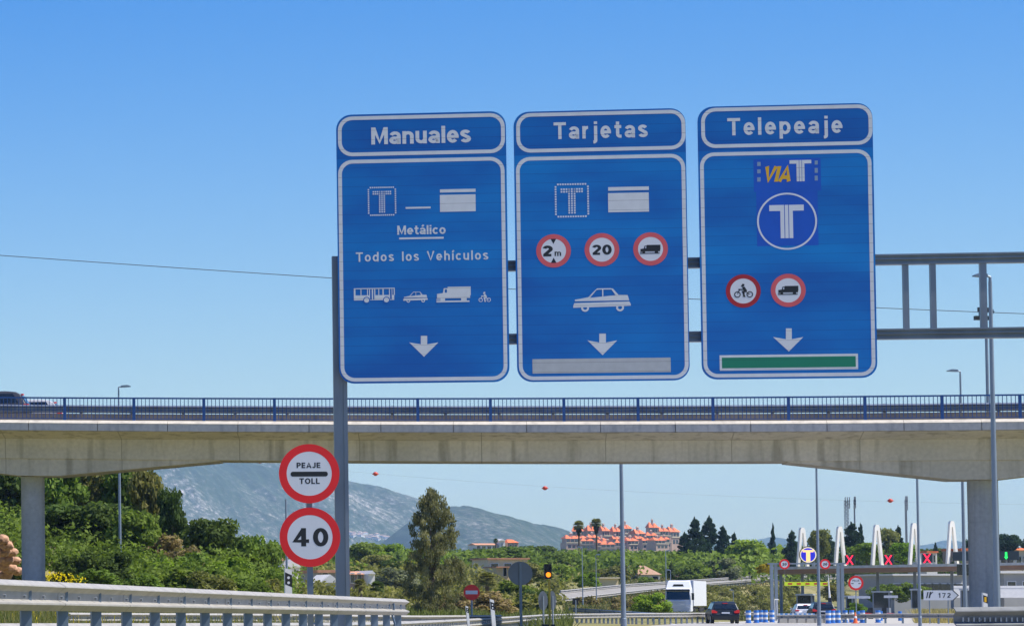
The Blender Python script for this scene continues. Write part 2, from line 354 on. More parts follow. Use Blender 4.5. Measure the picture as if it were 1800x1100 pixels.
# ================================================================ TERRAIN
TP = [-1500, -300, 100, 250, 400, 480, 600, 800, 985, 1150, 1370, 1480, 1800, 2600, 4000]
TY = [20, 90, 160, 185, 215, 260, 330, 430, 600, 900, 1300, 2500, 5000, 14000]
TZ = [  # rows: Y, columns: px
 [.2, .2, .2, .2, .2, .2, .1, 0, 0, 0, 0, 0, 0, 0, 0],
 [.2, .2, .2, .2, .2, .2, .1, 0, 0, 0, 0, 0, 0, 0, 0],
 [2.0, 1.6, .9, .8, .8, .7, .5, .2, 0, 0, 0, 0, 0, 0, 0],
 [5.0, 4.6, 1.9, 1.2, 1.0, .8, .5, .2, 0, 0, 0, 0, 0, 0, 0],
 [8, 7.2, 4.3, 3.2, 2.0, 1.0, .5, .3, .2, 0, 0, 0, 0, 0, 0],
 [9, 8, 6, 4.5, 2.4, 1.0, .6, .5, .3, 0, 0, 0, 0, 0, 0],
 [9, 8, 6.3, 4.8, 2.6, 1.2, 1.0, 1.0, .7, .3, 0, 0, 0, 0, 0],
 [9, 8, 6.5, 5, 3, 1.8, 1.7, 1.4, .8, .4, .3, .1, 0, 0, 0],
 [10, 9, 7, 6, 5, 4, 4.5, 5, 5.2, 5.5, 5.2, 3.5, 1, 0, 0],
 [12, 11, 10, 9, 9, 8, 9, 10, 10, 10, 9, 7, 4, 3, 3],
 [16, 16, 15, 15, 15, 14, 14, 15, 15, 15, 13, 11, 8, 6, 6],
 [22, 22, 22, 22, 22, 22, 22, 26, 34, 34, 24, 20, 18, 15, 15],
 [30]*15, [30]*15]
TPa, TYa, TZa = np.array(TP, float), np.log(np.array(TY, float)), np.array(TZ, float)
_SR = np.array([(800, 300, -1.0, 20), (900, 305, .9, 12), (985, 332, 1.5, 12), (1060, 378, 2.0, 10), (1150, 440, 2.9, 10), (1230, 505, 3.7, 12), (1370, 620, 5.2, 18), (1480, 770, 6.8, 28), (1600, 900, -1, 30)], float)
def ground(px, Y):
    px = np.asarray(px, float); Y = np.asarray(Y, float); g = _ground(px, Y)
    e = np.interp(px, _SR[:, 0], _SR[:, 1]); zl = np.interp(px, _SR[:, 0], _SR[:, 2]); wd = np.interp(px, _SR[:, 0], _SR[:, 3])
    up = np.clip((Y-(e-75))/75, 0, 1); dn = np.clip((Y-e-wd)/90, 0, 1)
    emb = (zl-.12)*up*(1-dn); ok = (px > 800) & (px < 1600) & (Y > e-75) & (Y < e+wd+90) & (emb > 0)
    return np.where(ok, np.maximum(emb, g*np.where(Y < e+wd, 0, 1)), g)
def _ground(px, Y):
    px = np.clip(np.asarray(px, float), TP[0], TP[-1]); ly = np.log(np.clip(np.asarray(Y, float), TY[0], TY[-1]))
    i = np.clip(np.searchsorted(TPa, px)-1, 0, len(TP)-2); j = np.clip(np.searchsorted(TYa, ly)-1, 0, len(TY)-2)
    a = (px-TPa[i])/(TPa[i+1]-TPa[i]); b = (ly-TYa[j])/(TYa[j+1]-TYa[j])
    a = a*a*(3-2*a); b = b*b*(3-2*b)
    return (TZa[j, i]*(1-a)+TZa[j, i+1]*a)*(1-b)+(TZa[j+1, i]*(1-a)+TZa[j+1, i+1]*a)*b
def G(px, Y): return float(ground(px, Y))
def np_mesh(name, verts, faces, mats, smooth=False, attr=None):
    """verts (n,3), faces (m,k) numpy"""
    me = bpy.data.meshes.new(name); n = len(verts); m, k = faces.shape
    me.vertices.add(n); me.vertices.foreach_set('co', np.asarray(verts, np.float32).ravel())
    me.loops.add(m*k); me.loops.foreach_set('vertex_index', np.asarray(faces, np.int32).ravel())
    me.polygons.add(m); me.polygons.foreach_set('loop_start', np.arange(0, m*k, k, dtype=np.int32)); me.polygons.foreach_set('loop_total', np.full(m, k, np.int32))
    if smooth: me.polygons.foreach_set('use_smooth', np.ones(m, bool))
    for q in mats: me.materials.append(M[q] if isinstance(q, str) else q)
    me.update(calc_edges=True)
    if attr is not None:
        at_ = me.attributes.new('tint', 'FLOAT', 'FACE'); at_.data.foreach_set('value', np.asarray(attr, np.float32))
    return me
def grid_faces(nx, ny):
    i, j = np.meshgrid(np.arange(nx-1), np.arange(ny-1)); a = (j*nx+i).ravel()
    return np.stack([a, a+1, a+nx+1, a+nx], 1)
def vnoise(x, y, seed=0):
    r = np.random.RandomState(seed); T = r.rand(256, 256)
    xi = np.floor(x).astype(int); yi = np.floor(y).astype(int); fx = x-xi; fy = y-yi; fx = fx*fx*(3-2*fx); fy = fy*fy*(3-2*fy)
    g = lambda a, b: T[a % 256, b % 256]
    return (g(xi, yi)*(1-fx)+g(xi+1, yi)*fx)*(1-fy)+(g(xi, yi+1)*(1-fx)+g(xi+1, yi+1)*fx)*fy
def fbm(x, y, seed=0, oct=5, ridged=False):
    s = 0; a = 1; t = 0
    for k in range(oct):
        v = vnoise(x*2**k+17*k, y*2**k+5*k, seed+k); v = 1-abs(2*v-1) if ridged else v
        s = s+a*v; t += a; a *= .5
    return s/t
def ground_mat():
    m = bpy.data.materials.new('dry grass and soil'); m.use_nodes = True; nt = m.node_tree; b = nt.nodes['Principled BSDF']; N = nt.nodes.new; L = nt.links.new
    b.inputs['Roughness'].default_value = .95; b.inputs['Specular IOR Level'].default_value = .1
    tc = N('ShaderNodeTexCoord')
    def nz(s, d): n = N('ShaderNodeTexNoise'); n.inputs['Scale'].default_value = s; n.inputs['Detail'].default_value = d; L(tc.outputs['Object'], n.inputs[0]); return n
    a, c = nz(.06, 6), nz(.7, 8)
    r = N('ShaderNodeValToRGB'); L(a.outputs[0], r.inputs[0]); e = r.color_ramp.elements; e[0].position = .38; e[1].position = .62
    e[0].color = (.13, .15, .05, 1); e[1].color = (.30, .26, .12, 1)
    r2 = N('ShaderNodeValToRGB'); L(c.outputs[0], r2.inputs[0]); e = r2.color_ramp.elements; e[0].position = .4; e[1].position = .66
    e[0].color = (.10, .11, .035, 1); e[1].color = (.34, .27, .14, 1)
    mx = N('ShaderNodeMixRGB'); mx.inputs[0].default_value = .5; L(r.outputs[0], mx.inputs[1]); L(r2.outputs[0], mx.inputs[2]); L(mx.outputs[0], b.inputs['Base Color'])
    bp = N('ShaderNodeBump'); bp.inputs['Distance'].default_value = .3; bp.inputs['Strength'].default_value = .6; L(c.outputs[0], bp.inputs['Height']); L(bp.outputs[0], b.inputs['Normal'])
    return m
M['ground'] = ground_mat()
gp = np.concatenate([np.linspace(-9000, -1600, 14), np.arange(-1500, 2700, 20), np.linspace(2800, 14000, 24)])
gy = np.concatenate([[-30, -5, 5, 12], np.geomspace(20, 14000, 230)])
PP, YY = np.meshgrid(gp, gy)
XX = (PP-PX0)/F*np.maximum(YY, 60)/cp
ZZ = ground(PP, YY)+np.where(YY > 160, (fbm(XX*.12, YY*.12, 3, 4)-.5)*np.clip((YY-160)/400, 0, 1)*1.2*(ground(PP, YY) > .6), 0)
me = np_mesh('ground', np.stack([XX.ravel(), YY.ravel(), ZZ.ravel()], 1), grid_faces(len(gp), len(gy)), ['ground'], smooth=True)
o = bpy.data.objects.new('ground', me); col.objects.link(o); o['kind'] = 'structure'

# motorway carriageway and the toll apron, flush sheets above the ground
def sheet(name, pts, z, m):
    mb = MB(); mb.add([(p[0], p[1], z) for p in pts], [tuple(range(len(pts)))]); o = mb.build(name, m); o['kind'] = 'structure'; return o
def gpt(px, Y): return (X_(px, Y), Y)
sheet('road', [(-5, 10), (14, 10), gpt(1820, 60), gpt(1760, 120), gpt(1700, 230), gpt(1670, 330), gpt(1300, 330), gpt(1150, 235), gpt(960, 150), gpt(680, 75)], .03, 'asphalt')
sheet('toll_apron', [gpt(1220, 252), gpt(1340, 331), gpt(1350, 460), gpt(2600, 460), gpt(2400, 331), gpt(1690, 331), gpt(1680, 252)], .034, 'concrete_pale')
mk = MB()
for q, (pa, pb) in enumerate(((1305, 1350), (1400, 1432), (1500, 1512), (1600, 1600))):
    for s in range(9):
        Ya, Yb = 60+s*30, 60+s*30+14
        def lane(Y): return 2+q*4.2+Y*.30
        mk.add([(lane(Ya), Ya, .038), (lane(Ya)+.15, Ya, .038), (lane(Yb)+.15, Yb, .038), (lane(Yb), Yb, .038)], [(0, 1, 2, 3)])
o = mk.build('road_markings', 'white'); o['kind'] = 'structure'

# side road climbing beyond the grass
sr_up = [(900, 1050, 318), (985, 1042, 345), (1100, 1031, 420), (1230, 1022.5, 520), (1370, 1013, 640), (1480, 1009, 800)]
sr_lo = [(900, 1062, 305), (985, 1055, 332), (1060, 1047, 375), (1150, 1037, 440), (1230, 1029, 505), (1370, 1018, 620), (1480, 1012, 770)]
sr_lo = [sr_lo[0], sr_lo[1], sr_lo[3], sr_lo[4], sr_lo[5], sr_lo[6]]
U = [at(*p) for p in sr_up]; Lw = [at(*p) for p in sr_lo]
mb = MB(); mb.add(U+Lw+[p-Vector((0, 0, .5)) for p in U]+[p-Vector((0, 0, .5)) for p in Lw],
    [f for i in range(5) for f in ((i, i+1, 7+i, 6+i), (i, 12+i, 13+i, i+1), (6+i, 7+i, 19+i, 18+i))]+[(0, 6, 18, 12), (5, 17, 23, 11)])
o = mb.build('side_road', 'ramp'); o['kind'] = 'structure'

# ================================================================ HILLS
def mount_mat(lo=.625, hi=.79):
    m = bpy.data.materials.new('limestone hillside with scrub'); m.use_nodes = True; nt = m.node_tree; b = nt.nodes['Principled BSDF']; N = nt.nodes.new; L = nt.links.new
    b.inputs['Roughness'].default_value = .95; b.inputs['Specular IOR Level'].default_value = .05
    tc = N('ShaderNodeTexCoord'); mp = N('ShaderNodeMapping'); mp.inputs['Scale'].default_value = (1, .25, 0); L(tc.outputs['Object'], mp.inputs[0])
    def nz(s, d, ro=.6): n = N('ShaderNodeTexNoise'); n.inputs['Scale'].default_value = s; n.inputs['Detail'].default_value = d; n.inputs['Roughness'].default_value = ro; L(mp.outputs[0], n.inputs[0]); return n
    big, fine = nz(.004, 5), nz(.10, 12, .78)
    ml = N('ShaderNodeMath'); ml.operation = 'MULTIPLY_ADD'; L(fine.outputs[0], ml.inputs[0]); ml.inputs[1].default_value = 1.7; bg2 = N('ShaderNodeMath'); bg2.operation = 'MULTIPLY'; bg2.inputs[1].default_value = .9; L(big.outputs[0], bg2.inputs[0]); L(bg2.outputs[0], ml.inputs[2])
    r = N('ShaderNodeValToRGB'); r.color_ramp.elements[0].position = lo; r.color_ramp.elements[1].position = hi
    sc_ = N('ShaderNodeMath'); sc_.operation = 'MULTIPLY'; L(ml.outputs[0], sc_.inputs[0]); sc_.inputs[1].default_value = .5
    L(sc_.outputs[0], r.inputs[0]); r.color_ramp.elements[0].color = (.035, .055, .025, 1); r.color_ramp.elements[1].color = (.46, .41, .36, 1)
    e = r.color_ramp.elements.new(lo+.07); e.color = (.10, .11, .08, 1)
    L(r.outputs[0], b.inputs['Base Color'])
    return m
M['hill'] = mount_mat(); M['hill_green'] = mount_mat(.69, .90)
def ridge(name, prof, Yr, Yf, amp, seed, nx=260, ny=90, zf=10, hm='hill'):
    xs = np.array([p[0] for p in prof], float); ys = np.array([p[1] for p in prof], float)
    px = np.linspace(xs[0], xs[-1], nx); t = np.linspace(0, 1.25, ny)
    PX, T = np.meshgrid(px, t); Y = Yf+(Yr-Yf)*T
    ytop = np.interp(px, xs, ys)+(fbm(px/14, px*0+seed, seed, 4)-.5)*7; ztop = EYE+(1062-ytop)/F*Yr
    X = (PX-PX0)/F*(Yr*.55+Y*.45)/cp                       # spurs run mostly straight back
    shape = np.where(T <= 1, T**.85, 1-(T-1)*1.1)
    n = fbm(X/520, Y/2600, seed, 7, True)-.5; n2 = fbm(X/90, Y/500, seed+9, 5)-.5
    edge = np.clip(np.minimum(T, abs(1-T))*4, 0, 1)
    Z = zf+(ztop[None, :]-zf)*shape+(n*amp*edge+n2*amp*.22)*np.clip((ztop[None, :]-zf)/120, .05, 1)
    X = X/(Yr*.55+Y*.45)*Yr*(Y/Yr*.45+.55)
    me = np_mesh(name, np.stack([X.ravel(), Y.ravel(), Z.ravel()], 1), grid_faces(nx, ny), [hm], smooth=True)
    o = bpy.data.objects.new(name, me); col.objects.link(o); o['kind'] = 'structure'; return o
ridge('mountain', [(-900, 740), (-300, 768), (0, 783), (250, 796), (400, 803), (440, 807), (500, 816), (560, 829), (615, 848), (650, 853), (690, 868), (720, 879), (760, 893), (800, 905), (860, 925), (920, 950), (980, 975)], 9000, 7500, 120, 2, nx=700, ny=170)
ridge('hills', [(640, 985), (700, 930), (740, 905), (780, 892), (820, 890), (850, 900), (890, 915), (920, 927), (950, 924), (975, 936), (995, 946), (1040, 950), (1200, 958), (1400, 966)], 7000, 5900, 60, 31, nx=420, ny=110, hm='hill_green')
ridge('far_hills', [(1250, 975), (1320, 950), (1345, 942), (1385, 950), (1450, 960), (1560, 966), (1615, 958), (1640, 953), (1665, 949), (1700, 958), (1730, 964), (1850, 960), (2000, 966)], 12500, 9500, 40, 51, hm='hill_green')

# ================================================================ GANTRY AND ITS SIGNS
GA = R(11.2); GT = Vector((math.cos(GA), -math.sin(GA), 0)); GN = Vector((-math.sin(GA), -math.cos(GA), 0))
GP = at(594, 668, 77)
class Frame:
    def __init__(s, px, py, off=0):
        s.P = GP+GN*off; s.O = plane_hit(px, py, s.P, GN)
    def uv(s, px, py):
        q = plane_hit(px, py, s.P, GN)-s.O; return (q.dot(GT), q.z)
    def rect(s, x0, y0, x1, y1):
        xm, ym = (x0+x1)/2, (y0+y1)/2
        return s.uv(x0, ym)[0], s.uv(xm, y1)[1], s.uv(x1, ym)[0], s.uv(xm, y0)[1]   # u0,z0,u1,z1
fr = Frame(600, 1047, -.25)
gan = thing('sign_gantry', 'grey steel gantry with two long beams carrying the three big blue signs over the road', 'gantry', fr.O, -GA)
z0 = -(fr.O.z-.4)
u0, _ = fr.uv(588, 800); u1, _ = fr.uv(612, 800); zt = fr.uv(600, 450)[1]
def ibeam_post(mb, a, b, za, zb, dep=.3, fl=.035):
    mb.box(a, b-.05, .0, dep, za, zb); mb.box(b-.075, b, -.03, dep+.03, za, zb-.004)
    return mb
def hollow(a, b, za, zb): return ibeam_post(MB(), a, b, za, zb)
hollow(u0, u1, z0, zt).build('post', 'steel', gan)
mb = MB(); mb.box(u0-.15, u1+.15, -.15, .5, z0-.05, z0+.03); mb.build('base_plate', 'steel', gan)
uR = fr.uv(2350, 450)[0]; hollow(uR, uR+.28, z0, zt).build('post', 'steel', gan)
def beam(ymid_l, ymid_r):
    # I-section: two flanges and a web, seen from slightly below
    mb = MB(); ul, zl = fr.uv(900, ymid_l); ur, zr = fr.uv(1700, ymid_r); zz = (zl+zr)/2; h = .105
    a, b = u1+.01, uR-.01
    mb.box(a, b, -.02, .20, zz+h-.035, zz+h); mb.box(a, b, -.02, .20, zz-h, zz-h+.035)
    mb.box(a, b, .05, .09, zz-h+.036, zz+h-.036); mb.box(a, b, -.035, .05, zz-.006, zz+.006)
    return mb, zz, h
m1, zA, hh = beam(468.5, 452); m1.build('beam', 'steel', gan)
m2, zB, hh = beam(597.5, 583); m2.build('beam', 'steel', gan)
for p in (760, 1070, 1400, 1593.5, 1641.5, 1730, 1870, 2010, 2150):
    mb = MB(); u = fr.uv(p, 520)[0]; wv = .052 if p not in (1730,) else .06
    mb.box(u-wv, u+wv, .02, .16, zB+hh+.002, zA-hh-.002); mb.build('upright', 'steel', gan)

def pict_poly(mb, fr, x0, y0, x1, y1, pts, y=-.010, mi=0, th=.004):
    u0, z0, u1, z1 = fr.rect(x0, y0, x1, y1)
    mb.poly([(u0+(u1-u0)*p[0], z0+(z1-z0)*p[1]) for p in pts], y, y+th, mi)
def rc(a, b, c, d): return [(a, b), (c, b), (c, d), (a, d)]
def bus(fr, x0, y0, x1, y1, parent, m='legend'):
    mb = MB(); P = lambda pts, q=0: pict_poly(mb, fr, x0, y0, x1, y1, pts, -.010-.0007*q)
    P(rc(0, .16, .985, .50)); P(rc(0, .93, 1, .99), 1)
    for q, (a, b) in enumerate(((0, .04), (.165, .185), (.325, .345), (.375, .395), (.44, .47), (.5, .525), (.6, .62), (.7, .73), (.86, .88), (.925, .94), (.975, 1))):
        P(rc(a, .5, b, .93))
    for c in (.31, .795):
        u0, z0, u1, z1 = fr.rect(x0, y0, x1, y1); cx = u0+(u1-u0)*c; cz = z0+(z1-z0)*.17; r = (z1-z0)*.17
        mb.poly(circle(cx, cz, r, 16), -.013, -.009)
    o = mb.build('bus_symbol', m, parent)
    mb = MB()
    for c in (.31, .795): mb.ring(circle(u0+(u1-u0)*c, z0+(z1-z0)*.17, (z1-z0)*.23, 16), circle(u0+(u1-u0)*c, z0+(z1-z0)*.17, (z1-z0)*.17, 16), -.0135, -.0095)
    for a, b in ((.395, .44), (.47, .5), (.885, .925)): mb.box(u0+(u1-u0)*a, u0+(u1-u0)*b, -.0115, -.0105, z0+(z1-z0)*.2, z0+(z1-z0)*.5)
    mb.build('wheel_arch', 'panel_blue', o)
def car_sym(fr, x0, y0, x1, y1, parent, m='legend'):
    mb = MB(); P = lambda pts, q=0: pict_poly(mb, fr, x0, y0, x1, y1, pts, -.010-.0007*q)
    P([(0, .18), (.16, .19), (.84, .22), (1, .24), (.995, .32), (.97, .42), (.02, .38), (0, .27)])
    P([(.03, .46), (.97, .47), (.945, .70), (.76, .71), (.66, .68), (.3, .60), (.27, .63), (.12, .56), (.03, .53)], 1)
    P([(.26, .615), (.385, .93), (.42, 1), (.44, .95), (.405, .93), (.30, .62)], 2)
    P([(.405, .95), (.42, 1), (.66, 1), (.675, .95)], 3); P([(.655, .99), (.69, .99), (.79, .70), (.74, .69)], 2); P(rc(.505, .62, .525, .96), 2)
    u0, z0, u1, z1 = fr.rect(x0, y0, x1, y1)
    for c in (.205, .81):
        cx = u0+(u1-u0)*c; cz = z0+(z1-z0)*.165; r = (z1-z0)*.165; mb.ring(circle(cx, cz, r, 18), circle(cx, cz, r*.5, 18), -.015, -.009)
    mb.build('car_symbol', m, parent)
def truck_sym(fr, x0, y0, x1, y1, parent, m='legend'):
    mb = MB(); P = lambda pts, q=0: pict_poly(mb, fr, x0, y0, x1, y1, pts, -.018-.0007*q)
    P([(.33, .44), (1, .44), (1, 1), (.33, 1)]); P([(.02, .26), (.98, .26), (.98, .45), (.02, .45)], 1)
    P([(.02, .45), (.02, .55), (.19, .60), (.22, .92), (.34, .92), (.34, .84), (.25, .84), (.245, .62), (.31, .62), (.31, .84), (.34, .84), (.34, .45)], 2)
    P(rc(0, 0, .96, .1), 0); P(rc(.12, .1, .25, .3), 2); P(rc(.72, .1, .88, .3), 2); P(rc(0, .15, .12, .22), 2)
    mb.build('lorry_symbol', m, parent)
def moto_sym(fr, x0, y0, x1, y1, parent, m='legend', y=-.018):
    mb = MB(); P = lambda pts, q=0: pict_poly(mb, fr, x0, y0, x1, y1, pts, y-.0007*q)
    u0, z0, u1, z1 = fr.rect(x0, y0, x1, y1); W = u1-u0; H = z1-z0
    for c in (.18, .82): mb.ring(circle(u0+W*c, z0+H*.24, W*.17, 20), circle(u0+W*c, z0+H*.24, W*.12, 20), y-.003, y+.003)
    P([(.37, .84), (.45, .99), (.55, .97), (.55, .86), (.5, .80), (.38, .80)])
    P([(.42, .78), (.56, .78), (.68, .52), (.66, .40), (.42, .38), (.40, .48), (.5, .5), (.46, .62)], 1)
    P([(.22, .55), (.24, .64), (.46, .62), (.5, .54)], 2); P([(.42, .4), (.48, .16), (.44, .08), (.6, .05), (.56, .2), (.55, .4)], 2)
    P([(.16, .28), (.2, .28), (.32, .56), (.27, .58)], 0); P([(.6, .42), (.66, .4), (.82, .28), (.78, .22)], 0)
    mb.build('motorcycle_symbol', m, parent)
def arrow(fr, cx, top, wl, wr, wy, iy, tip, hw, parent):
    mb = MB(); pts = [(cx-hw, top), (cx+hw, top), (cx+hw, iy), (wr, wy), (cx, tip), (wl, wy), (cx-hw, iy)]
    mb.poly([fr.uv(*p) for p in pts], -.010, -.006); mb.build('arrow', 'legend', parent)
def plate(fr, cx, cy, r, ri, parent, film='pale_red'):
    u, z = fr.uv(cx, cy); k = abs(fr.uv(cx+1, cy)[0]-u)
    mb = MB(); mb.ring(circle(u, z, r*k, 48), circle(u, z, ri*k, 48), -.012, -.005); pl = mb.build('round_plate', film, parent)
    mb = MB(); mb.poly(circle(u, z, ri*k, 48), -.010, -.006); mb.build('plate_face', 'white_film', pl); return pl, u, z, k
def tlogo(mb, u0, z0, u1, z1, st, bt, y, slit=True):
    """a T made of two mirrored halves and a middle bar"""
    c = (u0+u1)/2; w3 = st*.27; g = st*.06
    mb.poly([(u0, z1), (c-w3/2-g, z1), (c-w3/2-g, z0), (c-st/2, z0), (c-st/2, z1-bt), (u0, z1-bt)], y, y+.004)
    mb.poly([(u1, z1), (c+w3/2+g, z1), (c+w3/2+g, z0), (c+st/2, z0), (c+st/2, z1-bt), (u1, z1-bt)], y, y+.004)
    mb.box(c-w3/2, c+w3/2, y, y+.004, z0, z1)
def dotted(fr, x0, y0, x1, y1, parent):
    u0, z0, u1, z1 = fr.rect(x0, y0, x1, y1); mb = MB(); n = 14; W = u1-u0; H = z1-z0; q = W/n; h = q*.34
    def dot(i, j): cx = u0+q*(i+.5); cz = z1-q*(j+.5)*H/W; mb.box(cx-h, cx+h, -.010, -.006, cz-h, cz+h)
    for i in range(1, n-1): dot(i, 0); dot(i, n-1); dot(0, i); dot(n-1, i)
    for i in (2.4, 3.4, 4.4, 5.4): dot(i, 2); dot(i, 3); dot(13-i, 2); dot(13-i, 3)
    for j in [2+k*.95 for k in range(11)]:
        for i in (5.4, 6.5, 7.6): dot(i, j)
    mb.build('dotted_emblem', 'white_film', parent)
def card(fr, x0, x1, a, b, c, d, parent):
    mb = MB(); u0, z0, u1, z1 = fr.rect(x0, a, x1, b); mb.box(u0, u1, -.010, -.006, z0, z1)
    u0, z0, u1, z1 = fr.rect(x0, c, x1, d); mb.box(u0, u1, -.010, -.006, z0, z1); mb.build('card_symbol', 'legend', parent)
def bar_(fr, x0, y0, x1, y1, parent, name='underline', m='legend', y=-.010):
    u0, z0, u1, z1 = fr.rect(x0, y0, x1, y1); mb = MB(); mb.box(u0, u1, y, y+.004, z0, z1); return mb.build(name, m, parent)
def word(fr, s, x0, x1, base, top, parent, wt=.19, m='legend', **k):
    u0, z0, u1, z1 = fr.rect(x0, top, x1, base); mb = MB(); text(mb, s, u0, z0, u1-u0, z1-z0, y=-.010, wt=wt, **k); return mb.build('lettering', m, parent)
def sign_base(label, pan, head, low, name='lane_sign'):
    x0, x1, yt, yb = pan; fr = Frame((x0+x1)/2, yb)
    t = thing(name, label, 'sign', fr.O, -GA, 'blue toll lane signs on the gantry')
    u0, z0, u1, z1 = fr.rect(x0, yt, x1, yb); k = (u1-u0)/(x1-x0)
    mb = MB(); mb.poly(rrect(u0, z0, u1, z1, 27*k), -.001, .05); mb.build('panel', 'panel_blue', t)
    for nm, (a, b, c, d) in (('header_border', head), ('border', low)):
        u0, z0, u1, z1 = fr.rect(a, c, b, d); r = 25*k; wv = 6.6*k; mb = MB()
        mb.ring(rrect(u0, z0, u1, z1, r), rrect(u0+wv, z0+wv, u1-wv, z1-wv, r-wv*.9), -.008, -.003); mb.build(nm, 'legend', t)
    mb = MB()
    for a in (.3, .7):
        u = fr.rect(x0, yt, x1, yb); uu = u[0]+(u[2]-u[0])*a; MB().box(uu-.04, uu+.04, .051, .2, fr.uv(x0, 640)[1], fr.uv(x0, 440)[1]).build('bracket', 'steel', t)
    return t, fr
t, f_ = sign_base('blue toll sign reading Manuales, with small bus, car, lorry and motorcycle above the arrow', (593.5, 892.5, 198.8, 672.5), (594, 887.5, 202.2, 272.2), (596.5, 889.5, 278.7, 669.2))
word(f_, 'Manuales', 652.3, 827.7, 252.4, 222.5, t, wt=.185, track=.07)
dotted(f_, 646, 327.8, 697, 380, t); bar_(f_, 713, 363.7, 757, 366.8, t, 'dash'); card(f_, 773.3, 836, 332.5, 338, 342.2, 372, t)
word(f_, 'Metálico', 698, 783.5, 411.9, 396, t, wt=.17, track=.07); bar_(f_, 701.7, 417, 780, 420.2, t)
word(f_, 'Todos los Vehículos', 625.5, 858.5, 458.5, 441.5, t, wt=.155, track=.16)
bus(f_, 622, 506, 694, 531.6, t); car_sym(f_, 708.8, 512.7, 752, 531.6, t); truck_sym(f_, 767, 504, 827.5, 531, t); moto_sym(f_, 841, 512.5, 863, 531.5, t, y=-.010)
arrow(f_, 745.3, 590, 719.4, 770.5, 601.7, 605, 626.9, 5.6, t)
t, f_ = sign_base('blue toll sign reading Tarjetas, with three round plates, a white car and a grey bar', (906, 1208.7, 193.6, 669.6), (907.5, 1204.8, 196.3, 265.8), (909.5, 1207.5, 273.4, 666.6))
word(f_, 'Tarjetas', 973.2, 1138.5, 243.2, 213.5, t, wt=.18, track=.16)
dotted(f_, 974.6, 321.8, 1036, 382.8, t); card(f_, 1069, 1140.6, 328.5, 334.8, 339, 372.7, t)
pl, u, z, k = plate(f_, 973, 441, 30.5, 22, t)
mb = MB(); text(mb, '2', u-19*k, z-9.5*k, 16*k, 19*k, y=-.014, wt=.24); text(mb, 'm', u+1.5*k, z-9.5*k, 12*k, 11*k, y=-.014, wt=.16)
mb.poly([(u-5*k, z+22*k), (u+5*k, z+22*k), (u, z+12.5*k)], -.014, -.010); mb.poly([(u-5*k, z-22*k), (u+5*k, z-22*k), (u, z-12.5*k)], -.014, -.010); mb.build('lettering', 'black', pl)
pl, u, z, k = plate(f_, 1058, 439, 30.5, 22, t)
mb = MB(); text(mb, '20', u-17*k, z-9*k, 34*k, 18*k, y=-.014, wt=.22); mb.build('lettering', 'black', pl)
pl, u, z, k = plate(f_, 1143.5, 437.6, 30.5, 22, t); truck_sym(f_, 1125, 430.5, 1161, 446, pl, 'black')
car_sym(f_, 1007.5, 506.8, 1109, 547.5, t)
arrow(f_, 1059.2, 586, 1032.5, 1085, 598, 602, 624, 5.8, t); bar_(f_, 936, 629.6, 1179, 655, t, 'grey_bar', 'grey_film')
t, f_ = sign_base('blue toll sign reading Telepeaje, with the large circled T and a green bar', (1230, 1538, 184.5, 665.2), (1232.5, 1533.5, 187, 257.6), (1233.5, 1535.5, 265.5, 662))
word(f_, 'Telepeaje', 1278.5, 1481, 236.2, 205.6, t, wt=.175, track=.17)
bar_(f_, 1324.7, 278.7, 1443, 336.5, t, 'emblem_sticker', 'logo_blue', -.004); bar_(f_, 1330, 336.9, 1438, 431.9, t, 'emblem_sticker', 'logo_blue', -.004)
word(f_, 'VIA', 1340, 1388, 319.6, 292.5, t, wt=.24, m='yellow_film', shear=.25, track=.05)
mb = MB(); u0, z0, u1, z1 = f_.rect(1388, 281.6, 1426.3, 319); k = (u1-u0)/38.3; tlogo(mb, u0, z0, u1, z1, 14*k, 6.5*k, -.013)
mb.build('emblem', 'legend', t); mb = MB()
for x0, x1, ys in ((1331, 1337, ((285, 292), (298, 305), (312, 319.5))), (1432, 1437.5, ((282.5, 289.5), (295.5, 304), (309, 317.5)))):
    for a, b in ys: q = f_.rect(x0, a, x1, b); mb.box(q[0], q[2], -.010, -.006, q[1], q[3])
mb.build('emblem_border', 'faded_mark', t)
u, z = f_.uv(1383.4, 389); mb = MB(); mb.ring(circle(u, z, 52.8*k, 64), circle(u, z, 49.6*k, 64), -.010, -.006)
u0, z0, u1, z1 = f_.rect(1352.6, 360.3, 1413.3, 418.7); tlogo(mb, u0, z0, u1, z1, 22*k, 11*k, -.010); mb.build('circled_emblem', 'white_film', t)
pl, u, z, k = plate(f_, 1306.5, 511.5, 30.7, 23, t, 'deep_red'); moto_sym(f_, 1290, 498.5, 1324, 523.5, pl, 'black')
pl, u, z, k = plate(f_, 1385.6, 510.3, 30.7, 22.5, t); truck_sym(f_, 1367.5, 502.5, 1403.5, 518, pl, 'black')
arrow(f_, 1386.6, 577, 1359, 1412, 592.2, 596, 617.6, 5.2, t)
o = bar_(f_, 1265, 622.8, 1508.3, 650, t, 'green_bar', 'legend'); bar_(f_, 1269, 627, 1504.3, 645.8, o, 'bar_face', 'green_film', -.014)

